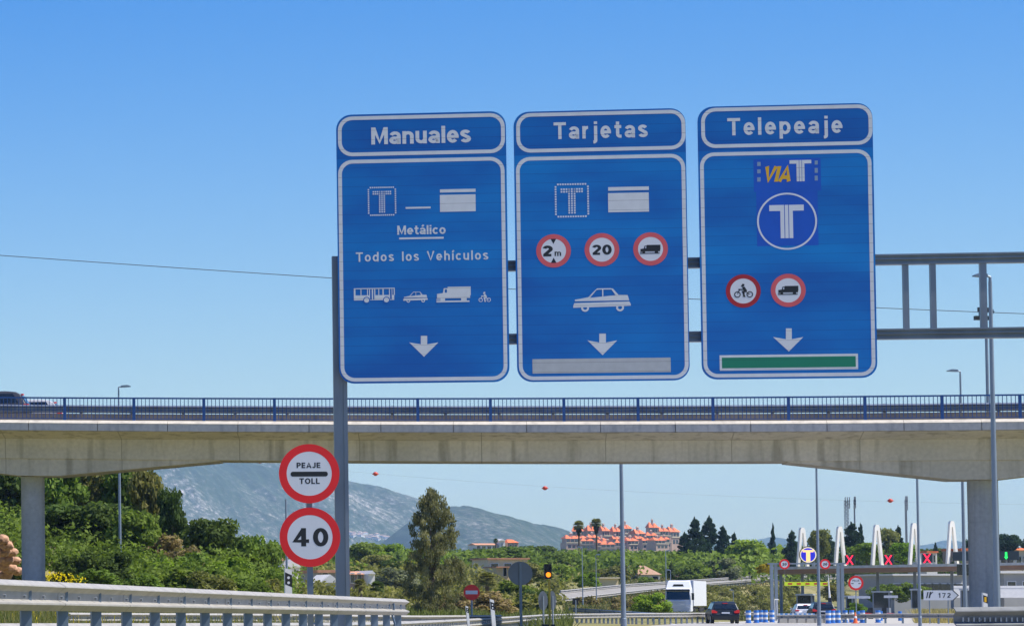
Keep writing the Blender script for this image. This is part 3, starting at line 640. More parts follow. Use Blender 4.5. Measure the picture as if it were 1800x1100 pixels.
# round signs on their own post
Ys = 64
c1 = at(543.5, 832, Ys); c2 = at(543.5, 943.5, Ys); mp_ = Ys/F
t = thing('traffic_sign', 'post with two red-rimmed round signs, PEAJE TOLL over the speed limit 40', 'sign', (c1.x, Ys, G(545, Ys)), R(-9))
zb = G(545, Ys)
mb = MB(); mb.box(-5*mp_, 5*mp_, .04, .12, -.1, c1.z-zb+30*mp_); mb.build('post', 'steel', t)
for cz, words in ((c1.z-zb, 1), (c2.z-zb, 0)):
    mb = MB(); mb.ring(circle(0, cz, 52*mp_, 64), circle(0, cz, 38.8*mp_, 64), -.012, .035); mb.poly(circle(0, cz, 50*mp_, 48), .036, .04)
    pl = mb.build('round_plate', 'red_film', t)
    mb = MB(); mb.poly(circle(0, cz, 38.8*mp_, 48), -.008, .03); mb.build('plate_face', 'white_film', pl)
    mb = MB()
    if words:
        mb.poly(rrect(-32*mp_, cz-5*mp_, 32*mp_, cz+3.6*mp_, 4*mp_), -.014, -.009)
        text(mb, 'PEAJE', -21.5*mp_, cz+10*mp_, 41*mp_, 9.5*mp_, y=-.013, wt=.2); text(mb, 'TOLL', -17*mp_, cz-18*mp_, 35*mp_, 10*mp_, y=-.013, wt=.2)
    else:
        text(mb, '40', -29.5*mp_, cz-16*mp_, 61*mp_, 32*mp_, y=-.013, wt=.2, track=.14)
    mb.build('lettering', 'black', pl)

# ================================================================ BRIDGE
BP1 = at(0, 738, 151); BP2 = at(1800, 738, 141); bt = (BP2-BP1); bt.z = 0; bt.normalize(); bn = Vector((bt.y, -bt.x, 0)); bang = math.atan2(bt.y, bt.x)
BO = Vector((BP1.x, BP1.y, 0))
def bx(px, py=738): q = plane_hit(px, py, BO, bn)-BO; return q.dot(bt)
def ytop(px): q = (max(-300, min(2100, px))-800)/800; return 740.7-3.4*q*q
_bx = [(bx(p, ytop(p)), plane_hit(p, ytop(p), BO, bn).z) for p in range(-600, 2500, 50)]
def BZ(x): return float(np.interp(x, [a for a, b in _bx], [b for a, b in _bx]))
XL, XR = bx(-520), bx(2350)
br = thing('bridge', 'concrete road bridge with a blue railing crossing the whole width behind the signs', 'bridge', BO, bang)
def bpath(a, b, step=2.5):
    n = max(1, int((b-a)/step)); return [Vector((a+(b-a)*i/n, 0, BZ(a+(b-a)*i/n))) for i in range(n+1)]
def bsweep(prof, a=XL, b=XR, mb=None):
    """profile in (depth away from camera, z below/above cornice top)"""
    mb = mb or MB(); mb.sweep([(-d, z) for d, z in prof], bpath(a, b)); return mb
J = [50, 171.5, 293, 417, 541, 665, 790, 916, 1043, 1170, 1299, 1428, 1557.5, 1687, 1818]
sp0 = bx(171.5)-bx(50); joints = [bx(50)+sp0*k for k in range(-5, 24)]
cps = [(0, -.41), (0, -.118), (.5, -.118), (.5, -.41)]; lps = [(-.015, -.116), (-.015, -.113), (.27, .012), (.5, .012), (.5, -.116)]
mb = MB(); lp = MB()
for a, b in zip(joints, joints[1:]): mb.sweep([(-d, z) for d, z in cps], [Vector((a+.012, 0, BZ(a))), Vector((b-.012, 0, BZ(b)))]); lp.sweep([(-d, z) for d, z in lps], [Vector((a+.006, 0, BZ(a))), Vector((b-.006, 0, BZ(b)))])
mb.build('cornice', 'cornice', br); lp.build('cornice_lip', 'lip', br)
dk = MB(); bsweep([(.1, -.42), (1.7, -.66), (15, -.66), (16.3, -.42), (16.3, -.02), (.51, -.02), (.51, -.42)], mb=dk); dk.build('deck', 'girder', br)
gd = MB(); bsweep([(1.7, -.665), (1.75, -1.46), (4.7, -1.46), (13.8, -.665)], mb=gd); gd.build('girder', 'girder', br)
pxs = [57, 1729]; pcx = [bx(58, 900), bx(1730, 950)]
for i, c in enumerate(pcx):
    # haunch: flat over the pier, tapering up to the girder soffit on both sides
    fl = .8; ln = 6.3 if i == 0 else 5.9; dp = .68 if i == 0 else .72
    xs = [c-fl-ln, c-fl, c+fl, c+fl+ln]; zt_ = [BZ(x)-1.462 for x in xs]; zb_ = [zt_[0]-.03, zt_[1]-dp, zt_[2]-dp, zt_[3]-.03]
    vs = []
    for y in (1.86, 4.7):
        vs += [(xs[k], y, zt_[k]) for k in range(4)]+[(xs[k], y, zb_[k]) for k in range(4)]
    fs = []
    for k in range(3): fs += [(k, k+1, 5+k, 4+k), (8+k, 12+k, 13+k, 9+k), (4+k, 5+k, 13+k, 12+k), (k, 8+k, 9+k, k+1)]
    fs += [(0, 4, 12, 8), (3, 11, 15, 7)]
    mb = MB(); mb.add(vs, fs); mb.build('haunch', 'girder', br)
    for yy in (3.25,):
        c_ = c; c = (plane_hit((58.5, 1729)[i], 950, BO-bn*yy, bn)-BO).dot(bt)
        mb = MB(); r = .47 if i == 0 else .55; zt2 = BZ(c)-1.47-dp; zz = 4.8 if i == 0 else 4.4
        mb.tube([(c, yy, -.5), (c, yy, zz-.012)], r, 32); mb.tube([(c, yy, zz-.012), (c, yy, zz+.012)], r-.015, 32); mb.tube([(c, yy, zz+.012), (c, yy, zt2)], r, 32)
        mb.build('pier', 'pier', br)
# railing
posts = [bx(112)+sp0*k for k in range(-4, 20)]
for x in posts:
    mb = MB(); z = BZ(x); mb.box(x-.055, x+.055, .33, .45, z, z+.93); mb.build('railing_post', 'blue_paint', br)
for a, b in zip(posts, posts[1:]):
    mb = MB(); za, zb2 = BZ(a), BZ(b)
    for h0, h1 in ((.87, .93), (.07, .10)):
        mb.add([(a+.056, y, z+h) for y in (.355, .425) for z, h in ((za, h0), (za, h1))]+[(b-.056, y, z+h) for y in (.355, .425) for z, h in ((zb2, h0), (zb2, h1))],
               [(0, 1, 3, 2), (4, 6, 7, 5), (0, 4, 5, 1), (2, 3, 7, 6), (1, 5, 7, 3), (0, 2, 6, 4)])
    n = 18
    for k in range(1, n):
        x = a+(b-a)*k/n; z = BZ(x); mb.box(x-.0125, x+.0125, .378, .402, z+.10, z+.87)
    mb.build('railing_panel', 'blue_paint', br)
# low parapet wall behind the railing, and the bridge's own crash barriers
def parapet(d): bsweep([(d, -.015), (d, .31), (d+.2, .31), (d+.2, -.015)]).build('parapet', 'kerb', br)
parapet(1.0); parapet(15.2)
WP = [(-.02, 0), (.0, 0), (.082, -.048), (.085, -.06), (.006, -.115), (.0, -.195), (.085, -.23), (.085, -.248), (.02, -.31), (0, -.31), (0, -.295), (.065, -.242), (.065, -.24), (-.012, -.205), (-.012, -.11), (.065, -.06), (.065, -.055), (-.005, -.015), (-.02, -.015)]
for d in (1.25, 14.9):
    mb = MB(); mb.sweep([(x-d, z+.66) for x, z in WP], bpath(XL, XR)); mb.build('crash_barrier', 'steel', br)
    for x in np.arange(XL+1, XR, 2.0):
        mb = MB(); mb.box(x-.06, x+.06, d+.01, d+.14, BZ(x), BZ(x)+.67); mb.build('barrier_post', 'steel_light', br)

# ================================================================ GUARDRAILS
def guardrail(label, pts, pitch=3.0, tops=None, m='rail', k=1.0, double=False, ground_z=None, group=None, end=None, name='guardrail', pmat='rail_post', spacer=True, slim=False, slots=0):
    """pts: world points of the beam's top edge"""
    pts = [Vector(p) for p in pts]; o0 = pts[0].copy(); o0.z = 0
    t = thing(name, label, 'guardrail', o0, 0, group)
    P = [p-o0 for p in pts]
    for off in ((0, -.21) if double else (0,)):
        mb = MB(); mb.sweep([(a*k*(.5 if slim else 1), b*k*(.45 if slim else 1)+off) for a, b in WP], P)
        for i in range(slots): x = .12+i*.085; mb.box(x, x+.02, -.05, -.03, P[0].z-.225, P[0].z-.16, 2)
        if spacer and not slim:
            q = .4; L0 = 0
            for a, b in zip(P, P[1:]):
                dd = (b-a); ln = dd.length; dd.normalize(); nn = Vector((dd.y, -dd.x, 0)); nn = -nn if nn.y > 0 else nn
                while q < ln:
                    for dz in (-.165,):
                        c = a+dd*q+nn*.035+Vector((0, 0, dz*k)); mb.tube([c, c+nn*.025], .018, 6, mi=1)
                    if round(q+L0) % 4 == 0:
                        c = a+dd*q; e = c+dd*.32; mb.sweep([(x*k+.004, z*k) for x, z in WP], [c, e])
                    q += 1.0
                q -= ln; L0 += ln
        mb.build('beam', [m, 'sign_back', 'steel_light'], t)
    L = [0]
    for a, b in zip(P, P[1:]): L.append(L[-1]+(b-a).length)
    s = .8; n = 0
    while s < L[-1] and n < 99:
        i = max(j for j in range(len(L)) if L[j] <= s); i = min(i, len(P)-2); q = P[i].lerp(P[i+1], (s-L[i])/(L[i+1]-L[i]))
        zg = (ground_z if ground_z is not None else -1)+0
        zlow = zg if ground_z is not None else q.z-1.2
        mb = MB(); mb.box(q.x-.055, q.x+.055, q.y+.10, q.y+.2, zlow, q.z-.03)
        if spacer: mb.box(q.x-.04, q.x+.04, q.y+.02, q.y+.10, q.z-.24, q.z-.06)
        mb.build('post', pmat, t); s += pitch; n += 1
    return t

wl = lambda a, b, n: [a.lerp(b, i/n) for i in range(n+1)]
a, b = Vector((5.67, 38, 1.553)), Vector((18.88, 74, 1.405)); e0 = a+(a-b)*.35
t = guardrail('pale crash barrier rising to the left in front of the two round signs', [e0]+wl(a, b, 6), 2.0)
mb = MB(); q = at(688, 1072, 71.8)-t.location; mb.tube([(q.x, q.y-.1, q.z+.2), (q.x+.02, q.y-.12, q.z+.05), (q.x-.01, q.y-.1, q.z-.1), (q.x+.03, q.y-.12, q.z-.25), (q.x, q.y-.1, q.z-.4)], .022, 5); mb.build('chain', 'rail_post', t)
guardrail('long pale crash barrier along the bottom edge under the two round signs', [at(*p) for p in ((-250, 1095, 58), (300, 1094.3, 68), (560, 1093.5, 78), (690, 1092, 90), (780, 1088.6, 118))], 2.0)
guardrail('pale crash barrier on closely set posts between no entry sign and black hatchback', [at(*p) for p in ((780.5, 1088.6, 118), (850, 1085.5, 150), (950, 1079.4, 200), (1000, 1078, 222), (1120, 1076.7, 245), (1240, 1076, 262), (1256, 1076.6, 266))], 1.6, pmat='sign_back')
guardrail('dark grey crash barrier with a blunt end at the bottom right corner', [at(1676, 1066.5, 60), at(1800, 1065.2, 60), at(2050, 1063, 60), at(2500, 1058, 60)], 0.5, m='rail_dark', k=1.2, pmat='rail_dark', slots=90)
guardrail('low crash barrier half hidden in weeds behind the nearest barrier', [at(120, 1076, 118), at(420, 1077.5, 124), at(740, 1081, 132), at(880, 1080, 160)], 3.0, spacer=False)
guardrail('low crash barrier under the exit board, ending at the dark barrier', [at(1548, 1077.5, 262), at(1700, 1077.5, 250), at(1760, 1078, 246)], 2.5)
guardrail('short crash barrier in front of the toll cars between the banded cylinders', [at(1366, 1080, 272), at(1464, 1079, 264)], 2.0)
guardrail('short crash barrier right of the rear of the black hatchback', [at(1308, 1074.5, 300), at(1358, 1074.5, 300)], 2.5)
guardrail('crash barrier between the portal frame and the cones at the toll', [at(1474, 1078.5, 266), at(1548, 1077.8, 262)], 2.0)
guardrail('crash barrier along the upper edge of the side road', [at(p[0], p[1]-5, p[2]) for p in sr_up[1:]], 4.0, k=1.0)
guardrail('crash barrier along the lower edge of the side road', [at(p[0], p[1]-3.5, p[2]-1) for p in sr_lo[1:]], 4.0)
guardrail('dark low barrier in the dry grass left of the lorry', [at(1000, 1067, 300), at(1095, 1073, 285), at(1160, 1077, 278)], 4.0, m='rail_post')

# ================================================================ POLES AND LAMPS
def lamp(label, px, pytop, Y, pxm, arm=0, r0=.1, r1=.05, zb=None, head=True, double=False, group='street lamps', name='street_lamp', m='lamp_grey'):
    x = X_(px, Y, pxm); z0 = G(px, Y) if zb is None else zb; H = Z_(pytop, Y)-z0
    t = thing(name, label, 'street lamp' if head else 'pole', (x, Y, z0), 0, group)
    mb = MB(); mb.tube([(0, 0, 0), (0, 0, .6), (0, 0, .62), (0, 0, H-.15)], [r0*1.25, r0*1.25, r0, r1], 12); mb.build('pole', m, t, smooth=False)
    if head:
        L = abs(arm); s = 1 if arm > 0 else -1
        mb = MB(); mb.tube([(0, 0, H-.2), (0, 0, H), (s*L*.25, 0, H+.05)], [r1, r1*.9, r1*.8], 8); mb.build('arm', m, t)
        mb = MB(); mb.poly([(s*L*.2, H-.01), (s*L*.25, H+.1), (s*L*.7, H+.12), (s*L, H+.06), (s*L, H+.02), (s*L*.6, H)], -.13, .13); mb.build('lamp_head', 'rail_post', t)
    return t
lamp('street lamp beyond the left end of the bridge, its arm pointing right over the railing', 210, 680.5, 200, 850, .62, .085, .04)
lamp('tall thick street lamp rising in front of the right bridge pier, arm pointing left', 1748, 487, 118, 850, -.5, .10, .055)
lamp('street lamp behind the bridge left of the right pier, arm pointing left above the railing', 1693, 653, 190, 900, -.63, .10, .045)
lamp('grey pole between the slender tree and the lorry, its top hidden behind the bridge', 1094.5, 760, 190, 980, .6, .125, .08)
lamp('thin pole between the fourth white arch and the third red cross', 1615, 765, 215, 980, -.6, .08, .06)
t = lamp('grey pole behind the lit round T emblem with floodlights under the bridge', 1438, 790, 230, 980, .1, .10, .055, head=False, name='floodlight_pole')
mb = MB(); H = Z_(815, 230)-t.location.z; mb.box(-.05, .5, -.04, .04, H-.04, H+.03); mb.build('arm', 'rail_post', t)
for dx in (.16, .42): mb = MB(); mb.box(dx-.09, dx+.09, -.1, .1, H-.16, H-.05); mb.build('floodlight', 'dark', t)
t = lamp('camera mast behind the gantry uprights, with cameras near the lower beam', 1735, 475, 185, 640, .1, .095, .07, head=False, name='camera_mast')
H = Z_(548, 185)-t.location.z
mb = MB(); mb.box(-.35, .4, -.05, .05, H-.03, H+.03); mb.box(.3, .36, -.05, .05, H-.1, H+.12); mb.box(-.34, -.28, -.05, .05, H-.2, H+.1); mb.build('arm', 'rail_post', t)
for dx, dz, w_ in ((-.42, -.3, .14), (-.3, .12, .07), (.12, .1, .08), (.2, -.3, .08)): mb = MB(); mb.box(dx-w_, dx+w_, -.12, .12, H+dz-.1, H+dz+.1); mb.build('camera_unit', 'dark', t)
lamp('very thin lamp pole between the two fan palms', 1024, 962, 330, 1020, -.4, .05, .03, name='street_lamp')
lamp('very thin lamp pole below the right fan palm', 1048, 975, 345, 1020, .4, .05, .03)
lamp('thin lamp pole beside the brown-roofed house', 1170.5, 968, 400, 1000, .5, .06, .04)
lamp('small lamp pole right behind the lorry cab', 1178.5, 1002, 395, 1000, -.4, .05, .03)
lamp('bare thin pole rising behind the left edge of the two round signs', 503.5, 868, 110, 950, 0.3, .04, .03, head=False, name='marker_pole')
lamp('thin double lamp on the slope behind the black hatchback', 1289, 1037, 380, 1050, -.35, .04, .03)

def lattice(label, px, ptop, pbase, Y, w, m='mast_grey'):
    p = at(px, pbase, Y); H = Z_(ptop, Y)-p.z; t = thing('telecom_mast', label, 'mast', p, 0, 'telecom masts on the skyline')
    mb = MB()
    for dx, dy in ((-1, -1), (1, -1), (1, 1), (-1, 1)): mb.tube([(dx*w, dy*w, 0), (dx*w, dy*w, H*.93)], .06, 4)
    n = int(H/(w*2.4))
    for k in range(n):
        z = H*.93*k/n; z2 = H*.93*(k+1)/n
        for s in (-1, 1): mb.tube([(-w, s*w, z), (w, s*w, z2)], .06, 3); mb.tube([(w, s*w, z), (-w, s*w, z2)], .06, 3)
    mb.build('lattice', m, t)
    for k, dz in enumerate((.95, .88, .8)):
        mb = MB()
        for dx in (-1, 0, 1): mb.box(dx*w*1.3-.09, dx*w*1.3+.09, -w-.4, -w-.2, H*dz-.6, H*dz+.6)
        mb.build('antenna', m, t)
    return t
lattice('thick lattice telecom mast above the trees behind the second white arch', 1489, 874, 950, 900, .38)
lattice('thin telecom mast just right of the thick one', 1503, 873, 950, 900, .1)
lattice('lone thin telecom mast left of the fifth white arch', 1594, 871, 975, 900, .16)

# overhead wires and marker balls
def wire(label, pts, Y, r, name='power_line'):
    ps = [at(p[0], p[1], Y) for p in pts]; out = []
    xs = [p.x for p in ps]; zs = [p.z for p in ps]; c = np.polyfit(xs, zs, 3 if len(xs) > 4 else len(xs)-1)
    for x in np.linspace(xs[0], xs[-1], 60): out.append((x-xs[0], 0, float(np.polyval(c, x))))
    mb = MB(); mb.tube(out, r, 5); o = mb.build(name, 'dark', loc=(xs[0], Y, 0)); tag(o, label, 'cable'); return (xs[0], c)
wire('thin black cable sloping across the sky behind the blue signs', [(-400, 419), (0, 449.5), (300, 469), (587, 489.5), (898, 507.5), (1220, 526), (1540, 541), (1800, 551), (2300, 566)], 300, .028)
bl = [(-500, 662), (457, 810.5), (660, 832.5), (958, 857.5), (1565, 879.5), (2400, 892)]
wire('hair-thin power line carrying the red marker balls', bl, 420, .006)
for (p, q), l in zip(bl[1:5], ('red marker ball just under the left haunch of the bridge, left of the PEAJE sign', 'red marker ball in front of the sky right of the gantry post', 'red marker ball in the open sky below the middle blue sign', 'red marker ball right of the telecom masts')):
    v = at(p, q, 420); mb = MB(); mb.ball((0, 0, 0), .27, 1, 1, .85, 12, 8); mb.tube([(-.36, 0, 0), (.36, 0, 0)], .05, 6); o = mb.build('marker_ball', 'orange_ball', loc=v, smooth=True); tag(o, l, 'marker ball', 'marker balls on the power line')

# ================================================================ SMALL ROAD SIGNS
def post_sign(name, label, px, py, rpx, Y, kind, postw=.04):
    c = at(px, py, Y); z0 = G(px, Y); t = thing(name, label, 'sign', (c.x, Y, z0), R(-10)); k = Y/F; H = c.z-z0; r = rpx*k
    mb = MB(); mb.tube([(0, .05, 0), (0, .05, H+r*.5)], postw, 8); mb.build('post', 'lamp_grey', t)
    return t, H, r, k
t, H, r, k = post_sign('no_entry_sign', 'red no entry sign with a white bar in front of the slender tree', 829, 1040.5, 13.8, 150, '')
mb = MB(); mb.poly(circle(0, H, r, 32), -.01, .01); pl = mb.build('round_plate', 'red_film', t); mb = MB(); mb.box(-r*.74, r*.74, -.016, -.011, H-r*.22, H+r*.24); mb.build('white_bar', 'white_film', pl)
t, H, r, k = post_sign('round_sign_back', 'grey back of a large round sign on a grey post beside the amber light', 915, 1007, 20.8, 158, '')
mb = MB(); mb.poly(circle(0, H, r, 40), .1, .13); mb.build('round_plate', 'sign_back', t); mb = MB(); mb.box(-.05, .05, -.0, .098, -.0, H+r*.9); mb.build('channel', 'lamp_grey', t)
for p, w_, l in ((955, 8, 'dark oval back of a sign left of the yellow signal pole'), (971.5, 6, 'dark oval back of a sign right of the yellow signal pole')):
    t, H, r, k = post_sign('round_sign_back', l, p, 1055, 17, 178, '')
    mb = MB(); mb.poly([(x*w_/17, H+(z-H)) for x, z in circle(0, H, r, 28)], .1, .13); mb.build('round_plate', 'sign_back', t)
t, H, r, k = post_sign('square_sign_back', 'small dark back of a square sign on the dry slope', 1012, 1056.5, 5.5, 240, '')
mb = MB(); mb.poly(rrect(-r*.95, H-r, r*.95, H+r, .05), .09, .12); mb.build('square_plate', 'dark', t)
# amber traffic light
Y = 150; c = at(963, 1004, Y); t = thing('traffic_light', 'yellow traffic light pole with its lower amber lamp lit', 'traffic light', (c.x, Y, 0), R(-8)); k = Y/F
mb = MB(); mb.tube([(.05, 0, 0), (.05, 0, c.z-14*k)], .045, 10); mb.build('pole', 'yellow_paint', t)
mb = MB(); mb.box(-6*k, 6*k, -.08, .14, c.z-13*k, c.z+13.5*k); mb.box(-10*k, 11*k, .0, .3, .35, .35+8*k)
hd = mb.build('housing', 'dark', t)
for dz, m_ in ((6.5, 'dark'), (-5.5, 'led_amber')):
    mb = MB(); mb.poly(circle(0, c.z+dz*k, 4.4*k, 20), -.1, -.081); mb.build('lens', m_, hd)
    mb = MB(); mb.ring(circle(0, c.z+dz*k, 5.2*k, 20), circle(0, c.z+dz*k, 4.6*k, 20), -.2, -.081); mb.build('hood', 'dark', hd)

def delineator(label, px, pyt, pyb, Y, w=5, amber=False, tilt=0):
    b_ = at(px, pyb, Y); H = (pyb-pyt)*Y/F; k = Y/F; t = thing('delineator_post', label, 'marker post', b_, 0, 'roadside marker posts')
    if tilt: t.rotation_euler = (0, R(tilt), 0)
    w_ = w*k; mb = MB(); mb.poly([(-w_, -.4), (w_, -.4), (w_, H*.92), (-w_, H)], 0, .08); bd = mb.build('post', 'white', t)
    mb = MB(); mb.poly([(-w_*1.01, H*.36), (w_*1.01, H*.24), (w_*1.01, H*.72), (-w_*1.01, H*.84)], -.006, -.001); bb = mb.build('black_band', 'black', t)
    for z in ((.42, .62) if not amber else (.5,)):
        mb = MB()
        if amber: mb.box(-w_*.5, w_*.5, -.012, -.007, H*.34, H*.7)
        else: mb.poly(circle(0, H*z, w_*.4, 14), -.012, -.007)
        mb.build('reflector', 'yellow_film' if amber else 'white_film', bb)
    return t
delineator('white marker post with two round reflectors left of the 40 sign', 507.5, 998, 1042, 66, 6)
delineator('black banded marker post between the no entry sign and the grey disc', 867, 1052, 1079, 130, 3.2, tilt=-4)
delineator('plain looking white marker post leaning beside the no entry sign pole', 822.5, 1064, 1081, 128, 2.0, tilt=-5)
delineator('marker post with an amber reflector before the right bridge pier', 1732.5, 1041, 1066, 80, 3.8, amber=True)

# exit board 172
Y = 255; A_ = plane_hit; t = thing('exit_board', 'light grey arrow board with 172 pointing right, in the dry grass', 'sign', (X_(1653, Y, 1045), Y, 0), R(-10)); k = Y/F; cz = Z_(1045.5, Y)
mb = MB(); w0, w1 = -28*k, 30*k; h = 8.6*k; pts = [(w0, cz-h), (w1-9*k, cz-h), (w1, cz), (w1-9*k, cz+h), (w0, cz+h)]; mb.poly(pts, 0, .03); mb.build('board', 'white_film', t)
mb = MB(); text(mb, '172', -4*k, cz-4.2*k, 21*k, 8.4*k, y=-.012, wt=.17, track=.25)
mb.poly([(w1-10*k, cz-h), (w1-8*k, cz-h), (w1+1*k, cz), (w1-8*k, cz+h), (w1-10*k, cz+h), (w1-1*k, cz)], -.012, -.004)
mb.poly([(-24*k, cz-5*k), (-22*k, cz-5*k), (-19.5*k, cz+6*k), (-21.5*k, cz+6*k)], -.012, -.006); mb.poly([(-20*k, cz-5*k), (-17.5*k, cz-5*k), (-15*k, cz+6*k), (-17.5*k, cz+6*k)], -.013, -.006)
mb.poly([(-18*k, cz-1*k), (-16.5*k, cz+.5*k), (-11.5*k, cz+6*k), (-14*k, cz+6*k)], -.014, -.006); mb.build('lettering', 'black', t)
for dx in (-18, 13): mb = MB(); mb.tube([(dx*k, .07, -.1), (dx*k, .07, cz+h*.8)], .035, 8); mb.build('post', 'lamp_grey', t)

# ================================================================ VEHICLES
def paint(name, c): M[name] = mat(name, c, .38, .0, spec=.35)
paint('black_car_paint', (.012, .018, .028)); paint('white_car_paint', (.75, .76, .78)); paint('silver_car_paint', (.45, .46, .48)); paint('dark_suv_paint', (.05, .055, .07)); paint('lorry_white', (.72, .74, .77))
def side_body(mb, prof, hw):
    """prof [(y,z)] closed outline, hw(z) half width"""
    n = len(prof); vs = [(-hw(z), y, z) for y, z in prof]+[(hw(z), y, z) for y, z in prof]
    fs = [tuple(range(n)), tuple(range(2*n-1, n-1, -1))]+[(i, n+i, n+(i+1) % n, (i+1) % n) for i in range(n)]
    mb.add(vs, fs)
def car(name, label, p, loc, rz, L=4.1, W=1.78, H=1.48, group=None):
    t = thing(name, label, 'car', loc, rz, group); hB = .93*H/1.48
    def hw(z):
        s = z/H
        return W/2*(.93 if s < .2 else 1 if s < .58 else 1-.27*((s-.58)/.42)**1.1)
    mb = MB(); side_body(mb, [(.06, .24), (0, .4), (0, .62), (.06, .66), (.1, hB), (.3, hB+.04), (L-1.15, hB), (L-.35, hB-.14), (L-.08, .62), (L, .45), (L-.06, .22)], hw); bd = mb.build('body', p, t)
    bv = bd.modifiers.new('bevel', 'BEVEL'); bv.width = .05; bv.segments = 2
    rp = [(.11, hB-.02), (.36, H*.9), (.55, H*.97), (.95, H), (2.2, H*.985), (2.6, H*.93), (L-1.1, hB-.02)]
    mb = MB(); side_body(mb, rp, lambda z: hw(z)*.985); cb = mb.build('cabin', p, t); bv = cb.modifiers.new('bevel', 'BEVEL'); bv.width = .04; bv.segments = 2
    def sl(z): return .11+(z-hB+.02)/(H*.9-hB+.02)*.25
    za, zb_ = hB+.05, H*.9-.03
    mb = MB(); mb.add([(-hw(za)*.86, sl(za)-.03, za), (hw(za)*.86, sl(za)-.03, za), (hw(zb_)*.88, sl(zb_)-.03, zb_), (-hw(zb_)*.88, sl(zb_)-.03, zb_)]+[(-hw(za)*.86, sl(za)+.03, za), (hw(za)*.86, sl(za)+.03, za), (hw(zb_)*.88, sl(zb_)+.03, zb_), (-hw(zb_)*.88, sl(zb_)+.03, zb_)],
                      [(0, 1, 2, 3), (4, 7, 6, 5), (0, 4, 5, 1), (1, 5, 6, 2), (2, 6, 7, 3), (3, 7, 4, 0)]); mb.build('rear_window', 'glass', cb)
    zc, zd = hB+.04, H*.92
    for s in (-1, 1):
        for (y0, y1, y2, y3) in ((.42, 1.45, 1.45, .66), (1.52, L-1.45, 2.45, 1.52)):
            mb = MB(); vs = [(s*(hw(zc)*.985+.012), y0, zc), (s*(hw(zc)*.985+.012), y1, zc), (s*(hw(zd)*.985+.012), y2, zd), (s*(hw(zd)*.985+.012), y3, zd)]
            vs += [(x-s*.02, y, z) for x, y, z in vs]; mb.add(vs, [(0, 1, 2, 3), (4, 7, 6, 5), (0, 4, 5, 1), (1, 5, 6, 2), (2, 6, 7, 3), (3, 7, 4, 0)]); mb.build('side_window', 'glass', cb)
        mb = MB(); mb.poly([(s*W*.5, .70), (s*W*.5, .98*hB), (s*W*.42, .97*hB), (s*W*.30, .80), (s*W*.32, .70)], .0, .2); mb.build('tail_light', 'tail_red', t)
        mb = MB(); mb.box(s*W*.5 if s > 0 else -W*.5-.16, s*W*.5+.16 if s > 0 else -W*.5, L-1.5, L-1.35, hB, hB+.14); mb.build('mirror', p, t)
        for y in (.75, L-.8):
            mb = MB(); x0 = s*W*.5; mb.tube([(x0-s*.2, y, .31), (x0+s*.012, y, .31)], .31, 18); wh = mb.build('wheel', 'rubber', t)
            mb = MB(); mb.tube([(x0, y, .31), (x0+s*.02, y, .31)], .19, 12); mb.build('rim', 'silver_car_paint', wh)
    mb = MB(); mb.box(-W*.44, W*.44, -.035, .05, .28, .5); mb.build('bumper', 'dark' if p != 'white_car_paint' else p, t)
    mb = MB(); mb.box(-.26, .26, -.02, .04, .66, .77); mb.build('number_plate', 'white_film', t)
    mb = MB(); mb.box(-.16, .16, .30, .4, H*.9, H*.9+.05); mb.build('brake_light', 'tail_red', t)
    return t
Y = 257; car('parked_car' if 0 else 'car', 'black hatchback seen from behind beside the white lorry', 'black_car_paint', (X_(1276, Y, 1090), Y, .035), R(-12))
Y = 312; car('car', 'dark car waiting at the toll with its brake lights on, under the yellow bar', 'black_car_paint', (X_(1449, Y, 1080), Y, .04), R(-13))
Y = 338; car('car', 'white car ahead of the dark one in the toll lane', 'white_car_paint', (X_(1417, Y, 1080), Y, .04), R(-14), H=1.34)
def on_bridge(px, d): return BO+bt*(bx(px)+0)+Vector((-bt.y, bt.x, 0))*d
q = on_bridge(29, 5.2); z = BZ(bx(47)); car('car', 'dark car crossing the bridge at the left edge of the photo, heading left', 'dark_suv_paint', (q.x, q.y, z-.03), bang+R(90), L=4.4, W=1.8, H=1.44)
q = on_bridge(62, 10.8); car('car', 'low silver car behind the railing just right of the dark one on the bridge', 'silver_car_paint', (q.x, q.y, z-.03), bang+R(90), L=4.3, W=1.8, H=1.38)
# lorry
Y = 388; t = thing('lorry', 'white lorry with a box trailer facing the camera on the side road', 'lorry', (X_(1192, Y, 1075), Y, .03), R(-24))
W2 = 1.25
mb = MB(); side_body(mb, [(0, .45), (-.05, 1.2), (.02, 1.75), (.16, 2.75), (.45, 3.0), (2.1, 3.0), (2.1, .6)], lambda z: W2*(1 if z < 2.5 else .96)); cb = mb.build('cab', 'lorry_white', t); bv = cb.modifiers.new('bevel', 'BEVEL'); bv.width = .07; bv.segments = 2
mb = MB(); side_body(mb, [(.45, 2.98), (.9, 3.62), (2.05, 3.74), (2.05, 2.98)], lambda z: W2*(.93 if z < 3.2 else .82)); mb.build('roof_deflector', 'lorry_white', cb)
mb = MB(); mb.add([(-1.14, .0, 1.78), (1.14, .0, 1.78), (1.10, .13, 2.62), (-1.10, .13, 2.62), (-1.14, .1, 1.78), (1.14, .1, 1.78), (1.10, .23, 2.62), (-1.10, .23, 2.62)], [(0, 1, 2, 3), (4, 7, 6, 5), (0, 4, 5, 1), (1, 5, 6, 2), (2, 6, 7, 3), (3, 7, 4, 0)]); mb.build('windscreen', 'glass', cb)
mb = MB(); mb.box(-1.16, 1.16, -.12, .2, 2.66, 2.84); mb.build('sun_visor', 'dark', cb)
mb = MB(); mb.poly([(-.55, 3.1), (.55, 3.1), (.45, 3.35), (-.45, 3.35)], .55, .75); mb.build('roof_window', 'glass', cb)
mb = MB()
